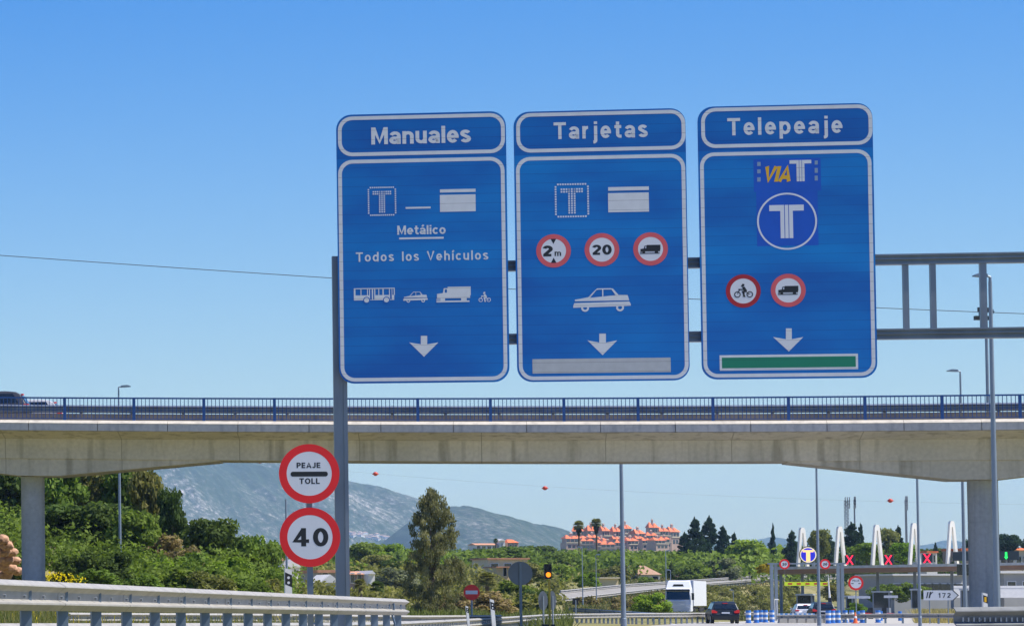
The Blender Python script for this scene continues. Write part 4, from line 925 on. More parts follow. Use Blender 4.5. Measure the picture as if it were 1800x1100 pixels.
for z in (.75, .95, 1.15, 1.35, 1.55): mb.box(-.85, .85, -.09, -.04, z, z+.11)
mb.build('grille', 'lorry_white', cb)
mb = MB(); mb.box(-1.2, 1.2, -.12, .1, .35, .62); mb.build('bumper', 'lorry_white', t)
for s in (-1, 1):
    mb = MB(); mb.box(s*1.0-.16, s*1.0+.16, -.09, -.02, .72, .98); mb.build('headlight', 'white_film', t)
    mb = MB(); mb.box(s*1.45-.12, s*1.45+.12, .0, .12, 1.75, 2.45); mb.box(min(s*1.25, s*1.4), max(s*1.25, s*1.4), .05, .1, 2.35, 2.4); mb.build('mirror', 'dark', cb)
    for y in (1.1, 4.6, 10.2, 11.4, 12.6): mb = MB(); mb.tube([(s*.95, y, .5), (s*1.22, y, .5)], .5, 16); mb.build('wheel', 'rubber', t)
mb = MB(); mb.box(-1.27, 1.27, 2.5, 15.5, 1.15, 3.72); mb.box(-1.29, 1.29, 2.49, 2.52, 1.13, 3.74); tr_ = mb.build('trailer', 'lorry_white', t)
mb = MB(); mb.box(-.5, .5, 1.8, 14.8, .8, 1.1); mb.build('chassis', 'dark', t)
car('car', 'tiny white car parked by the small brown house behind the lorry', 'white_car_paint', tuple(at(1194, 1020.5, 640)), R(-25), H=1.4)

# ================================================================ TOLL PLAZA
Ya, Yb = 385, 375
Pa, Pb = at(1358, 1000.5, Ya), at(1800, 992.5, Yb); td = Pb-Pa; slope = td.z/Vector((td.x, td.y)).length; td.z = 0; tdl = td.length; td.normalize(); tang = math.atan2(td.y, td.x)
tn = Vector((td.y, -td.x, 0)); base0 = Vector((Pa.x, Pa.y, 0))
def tx(px, py=1000): q = plane_hit(px, py, base0, tn)-base0; return q.dot(td)
K = .0568
tc_ = thing('toll_canopy', 'long flat toll plaza canopy with a pale edge and brown fascia across the right', 'canopy', base0, tang)
Lc = tx(2250); zf = lambda x: Pa.z+slope*x
def cbox(x0, x1, y0, y1, za, zb):
    mb = MB(); mb.add([(x, y, zf(x)+z) for z in (za, zb) for x, y in ((x0, y0), (x1, y0), (x1, y1), (x0, y1))], [(0, 3, 2, 1), (4, 5, 6, 7), (0, 1, 5, 4), (1, 2, 6, 5), (2, 3, 7, 6), (3, 0, 4, 7)]); return mb
cbox(0, Lc, 0, 11, 0, .26).build('roof', 'steel_light', tc_); cbox(.1, Lc, .12, 10.9, -.42, -.003).build('fascia', 'brown', tc_)
for p in (1364, 1402, 1469, 1536, 1602, 1668, 1735, 1800, 1870):
    x = tx(p, 1040); mb = MB(); mb.box(x-.14, x+.14, 4.8, 5.1, -.1, zf(x)-.43); mb.build('column', 'sign_back', tc_)
for i, (p, pt) in enumerate(((1411, 921), (1477, 920.5), (1542, 919), (1607.5, 917.5), (1674, 915.5))):
    x = tx(p, 995); zz = zf(x)+.262; H = (995-pt)*K-.3
    an = ('first white arch, standing behind the round T emblem', 'second white arch, at the left of the first red cross', 'third white arch, between the first and second red crosses', 'fourth white arch, left of the third red cross', 'rightmost white arch, before the dark signal boards')[i]
    t = thing('roof_arch', an, 'arch', base0+td*x+Vector((0, 0, zz)), R(10), 'white arches on the toll canopy')
    mb = MB(); mb.poly([(-.64, 0), (-.26, H*.94), (-.16, H), (.16, H), (.26, H*.94), (.64, 0), (.37, 0), (.05, H*.86), (-.05, H*.86), (-.37, 0)], -.17, .17); mb.build('arch_tube', 'cream', t)
# lit T emblem
x = tx(1413, 974); ze = Z_(974, 380); t = thing('round_emblem', 'lit round blue emblem with an orange T on the canopy edge', 'emblem', base0+td*x-Vector((0, 1.2, 0)), tang); r = 13.7*K
mb = MB(); mb.poly(circle(0, ze, r*1.12, 40), .03, .12); mb.build('backplate', 'dark', t)
mb = MB(); mb.ring(circle(0, ze, r, 40), circle(0, ze, r*.88, 40), -.02, .029); mb.build('ring', mat('cream led ring', (1, .85, .55), .5, emit=.45), t)
mb = MB(); mb.poly(circle(0, ze, r*.88, 40), 0, .028); mb.build('disc', mat('blue led disc', (.03, .03, .6), .5, emit=.5), t)
mb = MB(); mb.box(-r*.66, r*.66, -.03, -.005, ze+r*.35, ze+r*.62); mb.box(-r*.25, r*.25, -.029, -.005, ze-r*.85, ze+r*.349); mb.build('letter', mat('orange led letter', (1, .55, .2), .5, emit=.9), t)
for s in (-.55, .55): mb = MB(); mb.box(s-.07, s+.07, .14, .3, zf(x)+.27, ze); mb.box(s-.22, s+.08, -.05, .13, zf(x)+.265, zf(x)+.5); mb.build('bracket', 'steel_light', t)
# lane signals
def signal(label, px, py, wpx, ofs, kind, scale=1):
    Y = 380; x = tx(px, py); z = Z_(py, Y); t = thing('lane_signal', label, 'lane signal', base0+td*x-Vector((0, .4, 0)), tang, 'lane signals on the canopy')
    a = -8.3*K; mb = MB(); mb.box(a, a+wpx*K, 0, .2, z-7.5*K, z+8*K); mb.build('board', mat('signal board', (.03, .045, .05), .4) if 'sb' not in M else M['sb'], t)
    mb = MB()
    if kind == 'x':
        w_ = 6.4*K
        for sg in (1, -1): mb.poly([(-w_, z-sg*w_-1.7*K), (-w_+2.6*K, z-sg*w_-1.7*K), (w_, z+sg*w_+1.7*K), (w_-2.6*K, z+sg*w_+1.7*K)] if sg > 0 else [(-w_, z+w_+1.7*K), (-w_+2.6*K, z+w_+1.7*K), (w_, z-w_-1.7*K), (w_-2.6*K, z-w_-1.7*K)], -.03-.002*sg, -.002)
        mb.build('red_cross', 'led_red', t)
    else:
        s = scale; c = ofs*K; mb.box(c-1.7*K*s, c+1.7*K*s, -.03, -.002, z-3*K*s, z+6*K*s); mb.poly([(c-3.2*K*s, z-2*K*s), (c+3.2*K*s, z-2*K*s), (c, z-6.5*K*s)], -.032, -.003); mb.build('green_arrow', 'led_green', t)
    for s in (a+.3, a+wpx*K-.3): mb = MB(); mb.box(s-.05, s+.05, .21, .3, zf(x)+.262, z); mb.build('bracket', 'steel_light', t)
signal('signal with a lit red cross right of the second white arch', 1491, 983, 17, 0, 'x')
signal('signal with a lit red cross right of the third white arch', 1559, 983, 17, 0, 'x')
signal('signal with a lit red cross right of the fourth white arch', 1627, 981, 17, 0, 'x')
signal('wide dark signal board with a tiny green light left of the right bridge pier', 1681, 978, 36, 10, 'g', .35)
signal('wide dark signal board with a green arrow right of the right bridge pier', 1758, 977, 36, 7, 'g')
# portal frame, limit plates, yellow bar
Y = 300; k = Y/F; p0 = at(1357.5, 1075, Y); t = thing('height_portal', 'grey steel height limit portal with two round plates and a hanging yellow bar', 'portal', (p0.x, Y, 0), R(-6))
ul = lambda px: (px-1357.5)*k
zt = Z_(990, Y)
for p in (1357.5, 1368, 1470.5, 1481): mb = MB(); mb.box(ul(p)-.11, ul(p)+.11, -.1+(.0 if p in (1357.5, 1470.5) else .6), .1+(.0 if p in (1357.5, 1470.5) else .6), -.1, zt-.06); mb.build('post', 'lamp_grey', t)
for y in (0, .6): mb = MB(); mb.box(ul(1354), ul(1484), y-.06, y+.06, zt-.055, zt+.055); mb.build('crossbar', 'lamp_grey', t)
yb = MB(); z = Z_(1025.5, Y); yb.box(ul(1379), ul(1452), -.03, .03, z-3.3*k, z+3.3*k); ybo = yb.build('height_bar', 'lime_film', t)
mb = MB()
for q in range(5): mb.box(ul(1385+q*14.8), ul(1392+q*14.8), -.036, -.031, z-1.3*k, z+1.5*k)
mb.build('marking', 'red', ybo)
for p in (1380, 1450): mb = MB(); mb.tube([(ul(p), 0, z+3.3*k), (ul(p), 0, zt-.05)], .012, 5); mb.build('hanger', 'mast_grey', t)
for p in (1379, 1448):
    cz = Z_(991, Y); r = 8.8*k; mb = MB(); mb.ring(circle(ul(p), cz, r, 28), circle(ul(p), cz, r*.68, 28), -.16, -.07); pl = mb.build('round_plate', 'red_film', t)
    mb = MB(); mb.poly(circle(ul(p), cz, r*.68, 28), -.15, -.08); mb.build('plate_face', 'white_film', pl); mb = MB(); text(mb, '20', ul(p)-r*.42, cz-r*.25, r*.84, r*.5, y=-.16, wt=.2); mb.build('lettering', 'black', pl)
# round toll stop sign
Y = 285; c = at(1504.5, 1024, Y); k = Y/F; t = thing('toll_stop_sign', 'red-rimmed round sign on a thin post between the portal and the second red cross', 'sign', (c.x, Y, 0), R(-10)); r = 12.8*k
mb = MB(); mb.tube([(0, .06, 0), (0, .06, c.z)], .04, 8); mb.build('post', 'lamp_grey', t)
mb = MB(); mb.ring(circle(0, c.z, r, 32), circle(0, c.z, r*.72, 32), -.03, .02); pl = mb.build('round_plate', 'red_film', t); mb = MB(); mb.poly(circle(0, c.z, r*.72, 32), -.02, .015); mb.build('plate_face', 'white_film', pl)
mb = MB(); text(mb, 'PEAJE', -r*.45, c.z+r*.22, r*.9, r*.24, y=-.035, wt=.16); mb.box(-r*.62, -r*.3, -.03, -.024, c.z-r*.12, c.z-r*.02); mb.box(r*.3, r*.62, -.03, -.024, c.z-r*.12, c.z-r*.02); mb.build('lettering', 'black', pl)
def booth(label, px0, px1, ptop, Y):
    p = at((px0+px1)/2, 1070, Y); w_ = (px1-px0)*Y/F/2; H = Z_(ptop, Y); t = thing('toll_booth', label, 'toll booth', (p.x, Y, 0), tang, 'toll booths under the canopy')
    mb = MB(); mb.box(-w_, w_, 0, 2.4, .05, 1.0); mb.build('base', 'sign_back', t)
    mb = MB(); mb.box(-w_+.03, w_-.03, .03, 2.37, 1.0, H-.16); mb.build('window', 'glass', t)
    for s in (-1, 1):
        for y in (0, 2.3): mb = MB(); mb.box(s*w_-.06, s*w_+.06, y, y+.1, 1.0, H-.16); mb.build('frame', 'sign_back', t)
    mb = MB(); mb.box(-w_-.15, w_+.15, -.2, 2.6, H-.15, H); mb.build('roof', 'steel_light', t)
    mb = MB(); mb.box(-w_-.2, w_+.2, -2.5, 4, -.05, .2); mb.build('island', 'concrete_pale', t)
booth('dark glass toll booth behind the white and dark cars', 1402, 1426, 1043, 376)
booth('dark glass toll booth below the third white arch', 1536, 1562, 1038, 370)
booth('dark narrow toll booth left of the exit board', 1603, 1614, 1034, 366)
booth('narrow toll booth left of the right bridge pier', 1690, 1700, 1034, 362)
booth('dark booth right behind the portal', 1488, 1498, 1046, 372)
# boom barrier with a white arm, and small white board
def boom(label, px, x1, py, Y):
    p = at(px, py, Y); t = thing('boom_barrier', label, 'barrier', (p.x, Y, 0), tang, 'white lane booms'); k = Y/F
    mb = MB(); mb.box(-.2, .2, -.15, .15, 0, 1.05); mb.build('cabinet', 'dark', t); mb = MB(); mb.box(min(0, (x1-px)*k), max(0, (x1-px)*k), -.2, -.151, p.z-2.2*k, p.z+2.2*k); mb.build('arm', 'white', t); return t
boom('broad white boom below the toll stop sign', 1530, 1493, 1049, 340)
boom('white boom beside the booth under the fourth arch', 1554, 1577, 1048, 340)
Y = 330; t = thing('boom_barrier', 'raised white boom standing beside the dark toll car', 'barrier', (X_(1459, Y, 1060), Y, 0), tang)
mb = MB(); mb.box(-.15, .15, -.15, .15, 0, 1.9); mb.build('cabinet', 'dark', t); mb = MB(); mb.tube([(0, -.2, 1.9), (-.1, -.2, 3.9)], [.09, .02], 8); mb.build('arm', 'white', t)
# black board near the right pier
Y = 330; t = thing('board_sign', 'black square board hanging below the canopy left of the right pier', 'sign', (X_(1693, Y, 1000), Y, 0), tang); z = Z_(1001, Y)
mb = MB(); mb.box(-.5, .5, -.05, .1, z-.47, z+.47); mb.build('board', 'glass', t); mb = MB(); mb.tube([(0, .15, 0), (0, .15, z)], .06, 8); mb.build('post', 'lamp_grey', t)

# banded cylinders, cone, plastic barriers
def cylinder_proto():
    t = thing('traffic_cylinder', 'x', 'traffic cylinder'); mb = MB(); mb.tube([(0, 0, 0), (0, 0, .04), (0, 0, .041), (0, 0, .78)], [.19, .19, .15, .15], 16); mb.build('tube', 'blue_band', t)
    for z in (.2, .5): mb = MB(); mb.tube([(0, 0, z), (0, 0, z+.13)], .156, 16); mb.build('white_band', 'white', t)
    return t
cyl = cylinder_proto(); first = True
G1 = 'blue and white banded traffic cylinder beside the black hatchback'; G2 = 'blue and white banded traffic cylinder at the foot of the height portal'; G3 = 'blue and white banded traffic cylinder near the orange cone'
for px, Y, l, g in ((1315.5, 262, G1, 1), (1329.5, 264, G1, 1), (1338, 275, G1, 1), (1345.5, 271, G1, 1), (1357, 274, G1, 1), (1456, 256, G2, 2), (1463.5, 260, G2, 2), (1473, 262, G2, 2), (1485.5, 266, G3, 3), (1497, 270, G3, 3), (1516, 264, G3, 3),
                 (1543.5, 268, 'lone blue and white banded traffic cylinder at the start of the low barrier', 4)):
    o = cyl if first else copy_tree(cyl); first = False; cnt = globals().setdefault('cnt', {}); cnt[g] = cnt.get(g, 0)+1
    l = l.replace('blue and white banded traffic cylinder', ('leftmost', 'second', 'third', 'fourth', 'fifth', 'sixth')[cnt[g]-1]+' banded blue and white cylinder from the left') if g < 4 else l; o.location = (X_(px, Y, 1090), Y, .04); o.scale = (1.1, 1.1, 1.12); tag(o, l, 'traffic cylinder', {1: 'banded cylinders by the hatchback', 2: 'banded cylinders at the portal', 3: 'banded cylinders by the cone', 4: 'banded cylinders'}[g])
Y = 258; t = thing('traffic_cone', 'orange cone among the banded cylinders', 'cone', (X_(1503.5, Y, 1090), Y, .04)); mb = MB(); mb.box(-.2, .2, -.2, .2, 0, .04); mb.build('base', 'orange_cone', t); mb = MB(); mb.tube([(0, 0, .04), (0, 0, .75)], [.15, .03], 14); mb.build('cone', 'orange_cone', t)
mb = MB(); mb.tube([(0, 0, .35), (0, 0, .5)], [.113, .083], 14); mb.build('white_band', 'white', t)
pb = None
for i in range(8):
    Y = 305; p = (X_(1370+i*8.2, Y, 1078), Y, .04)
    if pb is None:
        pb = thing('plastic_barrier', 'leftmost white and blue barrier block of the row before the toll cars', 'barrier', p, 0, 'plastic barrier blocks before the toll cars')
        mb = MB(); mb.poly([(-.18, 0), (.0, 0), (.0, .57), (-.14, .57)], -.18, .18); mb.build('white_half', 'white', pb); mb = MB(); mb.poly([(.003, 0), (.18, 0), (.15, .57), (.003, .57)], -.18, .18); mb.build('blue_half', mat('mid blue plastic', (.10, .30, .62), .5), pb)
    else: o = copy_tree(pb); o.location = p; o['label'] = ('', 'second', 'third', 'fourth', 'fifth', 'sixth', 'seventh', 'rightmost')[i]+' white and blue barrier block of the row before the toll cars'
for px, l in ((1525, 'red and blue plastic barrier, left one of the pair beside the cone'), (1565, 'red and blue plastic barrier, right one of the pair beside the cone')):
    Y = 300; t = thing('plastic_barrier', l, 'barrier', (X_(px, Y, 1075), Y, .04), 0, 'red and blue plastic barriers'); mb = MB(); mb.poly([(-.7, .45), (-.1, .62), (.1, .62), (.7, .45), (.75, .3), (-.75, .3)], -.1, .1); mb.build('rail', 'red', t)
    for s in (-.75, .75): mb = MB(); mb.tube([(s, 0, 0), (s, 0, .75)], .14, 10); mb.build('foot', 'blue_band', t)
mb = MB()
for i in range(7): x = i*.62; mb.poly([(x, 0), (x+.56, 0), (x+.5, .3), (x+.06, .3)], 0, .4)
o = mb.build('concrete_barrier', 'concrete_pale', loc=(X_(1370, 262, 1090), 262, .04)); tag(o, 'row of pale kerb blocks on the ground before the toll cars', 'barrier')
lampp = thing('white_frame', 'small white tubular frame at the left foot of the portal', 'frame', (X_(1362, 296, 1070), 296, 0)); mb = MB(); mb.tube([(0, 0, 0), (0, 0, 1.7)], .03, 6); mb.tube([(.17, 0, 0), (.17, 0, 1.7)], .03, 6); mb.tube([(-.02, 0, 1.7), (.3, 0, 1.7)], .035, 6); mb.build('tube_frame', 'white', lampp)

# ================================================================ HOUSES
def wallmat(n, c): M[n] = mat(n, c, .8, 0, .12, .8)
wallmat('cream_wall', (.72, .62, .42)); wallmat('white_wall', (.74, .72, .68)); wallmat('pink_wall', (.42, .29, .22)); wallmat('grey_wall', (.38, .37, .35)); wallmat('yellow_wall', (.72, .58, .32))
M['tile'] = mat('terracotta tiles', (.62, .30, .17), .85, 0, .3, 1.5); M['tile_orange'] = mat('orange tiles', (.85, .20, .06), .8, 0, .3, .8); M['tile_brown'] = mat('brown tiles', (.42, .26, .17), .9, 0, .25, 2)
def house(label, x0, x1, pt, pe, pb, Y, wm='white_wall', rm='tile', roof='hip', D=8, rz=0, wins=3, name='house', group=None, chim=None, zb=None):
    """pt roof top, pe eave, pb base (photo rows)"""
    k = Y/F; xm = (x0+x1)/2; p = at(xm, pb, Y); w_ = (x1-x0)*k/2; he = (pb-pe)*k; ht = (pb-pt)*k
    t = thing(name, label, 'house' if name == 'house' else name.replace('_', ' '), p, rz, group)
    mb = MB(); mb.box(-w_*.93, w_*.93, .4, D-.4, -3, he); mb.build('wall', wm, t)
    mb = MB()
    if roof == 'hip':
        ins = min(w_*.55, D/2); e = he-.02
        mb.add([(-w_, 0, e), (w_, 0, e), (w_, D, e), (-w_, D, e), (-w_+ins, D/2, ht), (w_-ins, D/2, ht)], [(0, 1, 5, 4), (1, 2, 5), (2, 3, 4, 5), (3, 0, 4), (3, 2, 1, 0)])
    elif roof == 'gable':
        e = he-.02; mb.add([(-w_, 0, e), (w_, 0, e), (w_, D, e), (-w_, D, e), (-w_, D/2, ht), (w_, D/2, ht)], [(0, 1, 5, 4), (1, 2, 5), (2, 3, 4, 5), (3, 0, 4), (3, 2, 1, 0)])
    elif roof == 'side':   # gable end facing the camera
        e = he-.02; mb.add([(-w_, 0, e), (w_, 0, e), (w_, D, e), (-w_, D, e), (0, 0, ht), (0, D, ht)], [(0, 1, 4), (2, 3, 5), (1, 2, 5, 4), (3, 0, 4, 5), (3, 2, 1, 0)])
    else: mb.box(-w_, w_, 0, D, he, ht)
    rf = mb.build('roof', rm, t)
    if chim: mb = MB(); cx, ct, cw = chim; mb.box((cx-xm)*k-cw*k/2, (cx-xm)*k+cw*k/2, D*.3, D*.3+cw*k, he*.8, (pb-ct)*k); mb.build('chimney', 'white_wall', rf)
    for i in range(wins):
        x = -w_*.93+(i+.5)*2*w_*.93/wins; ww = min(.55, w_*.2); zc = max(he-1.5, he*.5)
        mb = MB(); mb.box(x-ww, x+ww, .36, .42, zc-.6, zc+.6); wn = mb.build('window', 'white_wall', t); mb = MB(); mb.box(x-ww*.8, x+ww*.8, .33, .37, zc-.5, zc+.5); mb.build('pane', 'glass', wn)
    return t
house('cream flat-roofed house with three windows behind the grey disc', 857, 932, 980, 982.5, 1012, 470, 'cream_wall', 'tile', 'flat', wins=3)
house('low cream annex in front of the flat-roofed house', 873, 905, 995, 997, 1012, 462, 'yellow_wall', 'tile', 'flat', D=6, wins=1)
house('low house with a broad brown hipped roof and a white chimney left of the lorry', 1108, 1164, 993, 1009, 1028, 560, 'white_wall', 'tile_brown', 'hip', wins=3, chim=(1112.5, 991, 5))
house('sunlit yellow wall building at the foot of the dark trees right of the fan palms', 1054, 1090, 1014, 1016, 1032, 520, 'yellow_wall', 'cream_wall', 'flat', D=5, wins=0)
house('house with a pale orange roof just left of the 40 sign', 472, 503, 969, 984, 1000, 400, 'white_wall', 'tile', 'gable', wins=1, chim=(489, 963, 5))
house('white gabled house partly behind the lower edge of the 40 sign', 503, 530, 982, 996, 1006, 405, 'white_wall', 'white_wall', 'side', wins=0)
house('low white building with a sloping pale roof between sign post and gantry post', 558, 616, 1001, 1006, 1024, 330, 'grey_wall', 'tile', 'flat', wins=2)
house('white shed with a bright roof beside the gantry post', 562, 600, 1009, 1023, 1026, 322, 'white_wall', 'white_wall', 'side', D=5, wins=0)
house('long house with an orange roof right of the gantry post', 614, 652, 1003, 1008.5, 1022, 420, 'pink_wall', 'tile', 'gable', wins=3)
house('white gable end of the orange-roofed house right of the gantry post', 649, 661, 1002, 1008, 1022, 418, 'white_wall', 'white_wall', 'side', wins=0)
house('white village house glimpsed left of the slender tree', 727, 741, 1000, 1003, 1012, 600, 'white_wall', 'white_wall', 'flat', wins=1)
house('small white tower house on the wooded skyline', 878, 889, 946, 950, 966, 1000, 'white_wall', 'white_wall', 'side', D=5, wins=1)
house('orange-roofed house to the right of the white tower house', 893, 913, 947, 953, 966, 1000, 'pink_wall', 'tile_orange', 'hip', wins=2)
house('long low orange roof on the wooded skyline left of the white tower', 836, 876, 954, 957, 968, 1000, 'white_wall', 'tile', 'gable', wins=4)
house('small brown house behind the lorry trailer', 1193, 1208, 1003, 1009, 1020, 560, 'pink_wall', 'tile_brown', 'hip', D=5, wins=1)
house('white house with a flat orange roof behind the third red cross', 1630, 1650, 968, 971, 992, 560, 'white_wall', 'tile_orange', 'flat', wins=2)
house('orange-roofed building left of the right bridge pier, above the signal board', 1690, 1716, 963, 967, 992, 600, 'pink_wall', 'tile_orange', 'flat', wins=2)
house('orange-roofed building right of the right bridge pier', 1756, 1815, 962, 966, 1000, 600, 'cream_wall', 'tile_orange', 'gable', wins=4)
house('long grey building under the canopy behind the booths', 1570, 1700, 1008, 1011, 1060, 450, 'grey_wall', 'white_wall', 'flat', D=12, wins=9, name='office_building')
house('grey and white service building beyond the toll at the right edge', 1760, 1990, 1003, 1007, 1058, 450, 'grey_wall', 'white_wall', 'flat', D=12, wins=8, name='office_building')
o = MB().box(-6, 8, 0, .5, -1, .0).box(-6, 8, -.02, .52, .005, .25).build('boundary_wall', 'white', loc=at(1775, 1033, 400)); tag(o, 'low white wall with a pale cap at the right edge beyond the pier', 'wall')
# resort on the hill
def block(label, group, px, Y, pt, pe, pb, w_, rm='tile_orange'):
    k = Y/F; p = at(px, pb, Y); t = thing('apartment_block', label, 'apartment block', p, 0, group); W = w_*k/2; he = (pb-pe)*k; ht = (pb-pt)*k; wm = 'pink_wall'
    mb = MB(); mb.box(-W, W, 0, 9, -6, he*.62); mb.box(-W*.8, W*.86, 2.2, 9, he*.62+.01, he); mb.build('wall', wm, t)
    mb = MB()
    for a, b, h in ((-.98, -.1, 1.0), (-.1, .95, .8)):
        xa, xb = W*a, W*b; e = he*.998; xm = (xa+xb)/2; q = he+(ht-he)*h*.8; mb.add([(xa, 1.4, e), (xb, 1.4, e), (xb, 9.4, e), (xa, 9.4, e), (xm-.4, 5, q), (xm+.4, 5, q)], [(0, 1, 5, 4), (1, 2, 5), (2, 3, 4, 5), (3, 0, 4), (3, 2, 1, 0)])
    rf = mb.build('roof', rm, t)
    mb = MB(); mb.box(-.5, .6, 4.5, 5.6, he, ht+.2); mb.add([(-.8, 4.2, ht+.2), (.9, 4.2, ht+.2), (.9, 5.9, ht+.2), (-.8, 5.9, ht+.2), (.05, 5, ht+1.1)], [(0, 1, 4), (1, 2, 4), (2, 3, 4), (3, 0, 4), (3, 2, 1, 0)]); mb.build('chimney', wm, rf)
    for zc, y in ((he*.3, 0), (he*.8, 2.2)):
        for x in (-.55, 0, .55):
            mb = MB(); mb.box(W*x-W*.21, W*x+W*.21, y-.05, y+.1, zc-he*.15, zc+he*.14); mb.build('window', 'glass', t)
    mb = MB(); mb.box(-W, W, -.5, 0, he*.60, he*.66); mb.build('balcony', 'cream_wall', t)
    return t
rr = random.Random(3)
pr = [block('apartment block with a bright orange turreted roof in the upper row on the hill between palms and pines', 'upper row of orange-roofed blocks', 1040, 2400, 924, 934, 956, 22), block('apartment block with an orange roof and pale balconies in the lower row on the hill', 'lower row of orange-roofed blocks', 1062, 2300, 946, 953, 970, 24)]
for i in range(9):
    o = copy_tree(pr[0]); ups = globals().setdefault('ups', []); ups.append(o); px = 1018+i*20.5+rr.uniform(-3, 3); px = px+(8 if px > 1030 else 0); q = at(px, 957+rr.uniform(-5, 3), 2400+rr.uniform(-30, 30)); o.location = q; o.scale = (rr.uniform(.75, 1.15), 1, rr.uniform(.85, 1.2)); o.rotation_euler = (0, 0, rr.uniform(-.3, .4))
for i in range(7):
    o = copy_tree(pr[1]); los = globals().setdefault('los', []); los.append(o); px = 1008+i*24+rr.uniform(-3, 3); px += 12 if i > 1 else 0; o.location = at(px, 970+rr.uniform(-6, 3), 2300+rr.uniform(-20, 20)); o.scale = (rr.uniform(.75, 1.2), 1, rr.uniform(.85, 1.2)); o.rotation_euler = (0, 0, rr.uniform(-.3, .4))
ordn = ('leftmost', 'second', 'third', 'fourth', 'fifth', 'sixth', 'seventh', 'eighth', 'ninth', 'tenth', 'eleventh')
mids = []
for i in range(8): o = copy_tree(pr[1]); o.location = at(1024+i*21+rr.uniform(-3, 3), 962+rr.uniform(-4, 3), 2350); o.scale = (rr.uniform(.7, 1.0), 1, rr.uniform(.8, 1.1)); o.rotation_euler = (0, 0, rr.uniform(-.3, .4)); o['group'] = 'middle row of orange-roofed blocks'; mids.append(o)
for row, nm in ((ups+[pr[0]], 'upper'), (los+[pr[1]], 'lower'), (mids, 'middle')):
    for i, o in enumerate(sorted(row, key=lambda o: o.location.x/o.location.y)): o['label'] = ordn[i]+(' from the left' if i else '')+' of the orange-roofed blocks in the '+nm+' row on the hill'
# village on the mountain foot, set on the real slope
from mathutils.bvhtree import BVHTree
def bvh(n): me = bpy.data.objects[n].data; return BVHTree.FromPolygons([v.co.copy() for v in me.vertices], [tuple(p.vertices) for p in me.polygons])
bm_ = bvh('mountain'); vill = None; rr = random.Random(11)
def vpos(px, py):
    h = bm_.ray_cast(Vector((0, 0, EYE)), ray(px, py).normalized()); return h[0] if h[0] is not None else None
vl = 'white house with a pale roof in the far village at the foot of the mountain'
for i in range(34):
    px = 617+i*3.0+rr.uniform(-2, 2); py = 938+(px-617)*.14+rr.uniform(-3, 5); v = vpos(px, py)
    if v is None: continue
    if vill is None:
        vill = thing('village_house', vl, 'house', v, 0, 'houses of the far village'); mb = MB(); mb.box(-5, 5, 0, 9, -4, 5.5); mb.build('wall', 'white_wall', vill); mb = MB(); mb.add([(-5.5, -.5, 5.5), (5.5, -.5, 5.5), (5.5, 9.5, 5.5), (-5.5, 9.5, 5.5), (-2, 4.5, 7.5), (2, 4.5, 7.5)], [(0, 1, 5, 4), (1, 2, 5), (2, 3, 4, 5), (3, 0, 4), (3, 2, 1, 0)]); mb.build('roof', 'pink_wall', vill)
    else: o = copy_tree(vill); o.location = v; o.scale = (rr.uniform(.5, 1.3), 1, rr.uniform(.6, 1.2)); o.rotation_euler = (0, 0, rr.uniform(-.5, .5))

# ================================================================ TREES
def leaf_cloud(clumps, size, seed, aspect=.62, droop=0):
    """clumps: (center, (rx,ry,rz), n, tint). Returns verts, faces, tint"""
    r = np.random.RandomState(seed); V = []; T = []
    for c, rad, n, tint in clumps:
        d = r.normal(size=(n, 3)); d /= np.linalg.norm(d, axis=1)[:, None]; rr_ = r.rand(n)**.42
        P = np.array(c)+d*rr_[:, None]*np.array(rad)
        nn = d*.7+r.normal(size=(n, 3))*.65+np.array([0, 0, .25]); nn /= np.linalg.norm(nn, axis=1)[:, None]
        a = np.cross(nn, r.normal(size=(n, 3))); a /= np.linalg.norm(a, axis=1)[:, None]
        if droop: a = a*(1-droop)+np.array([0, 0, -1])*droop; a /= np.linalg.norm(a, axis=1)[:, None]
        b = np.cross(nn, a); b /= np.maximum(np.linalg.norm(b, axis=1)[:, None], 1e-5)
        s = size*(.6+.8*r.rand(n))[:, None]
        V.append(np.stack([P-a*s, P+b*s*aspect, P+a*s, P-b*s*aspect], 1).reshape(-1, 3)); T.append(np.clip(tint+r.normal(size=n)*.16, 0, 1))
    V = np.concatenate(V); return V, np.arange(len(V)).reshape(-1, 4), np.concatenate(T)
def crown_mesh(name, clumps, size, seed, **k):
    V, Fc, T = leaf_cloud(clumps, size, seed, **k); return np_mesh(name, V, Fc, ['leaf'], attr=T)
def limbs(pts, r0, trunk_h):
    mb = MB(); mb.tube([(0, 0, -.03), (.01, 0, trunk_h*.5), (0, .01, trunk_h)], [r0, r0*.8, r0*.65], 8)
    for p in pts: mb.tube([(0, 0, trunk_h*.9), (p[0]*.45, p[1]*.45, trunk_h+(p[2]-trunk_h)*.5), p], [r0*.5, r0*.3, r0*.1], 5)
    return mb
def broad(seed, trunk=.22, n=30, per=190, size=.034, squash=1.0, cr=.19):
    r = random.Random(seed); cl = []
    for i in range(n):
        a = r.uniform(0, 6.283); u = r.uniform(-1, 1); q = math.sqrt(1-u*u); d = r.uniform(.55, 1.0)
        cx, cy, cz = .36*d*q*math.cos(a), .36*d*q*math.sin(a), trunk+(1-trunk)*.5+(1-trunk)*.37*d*u*squash
        s = cr*r.uniform(.6, 1.15); cl.append(((cx, cy, cz), (s, s, s*.8*(1-trunk)), int(per*(s/cr)**1.4), r.uniform(.15, .95)))
    return crown_mesh('crown', cl, size, seed), limbs([c[0] for c in cl[:5]], .035, trunk+.12)
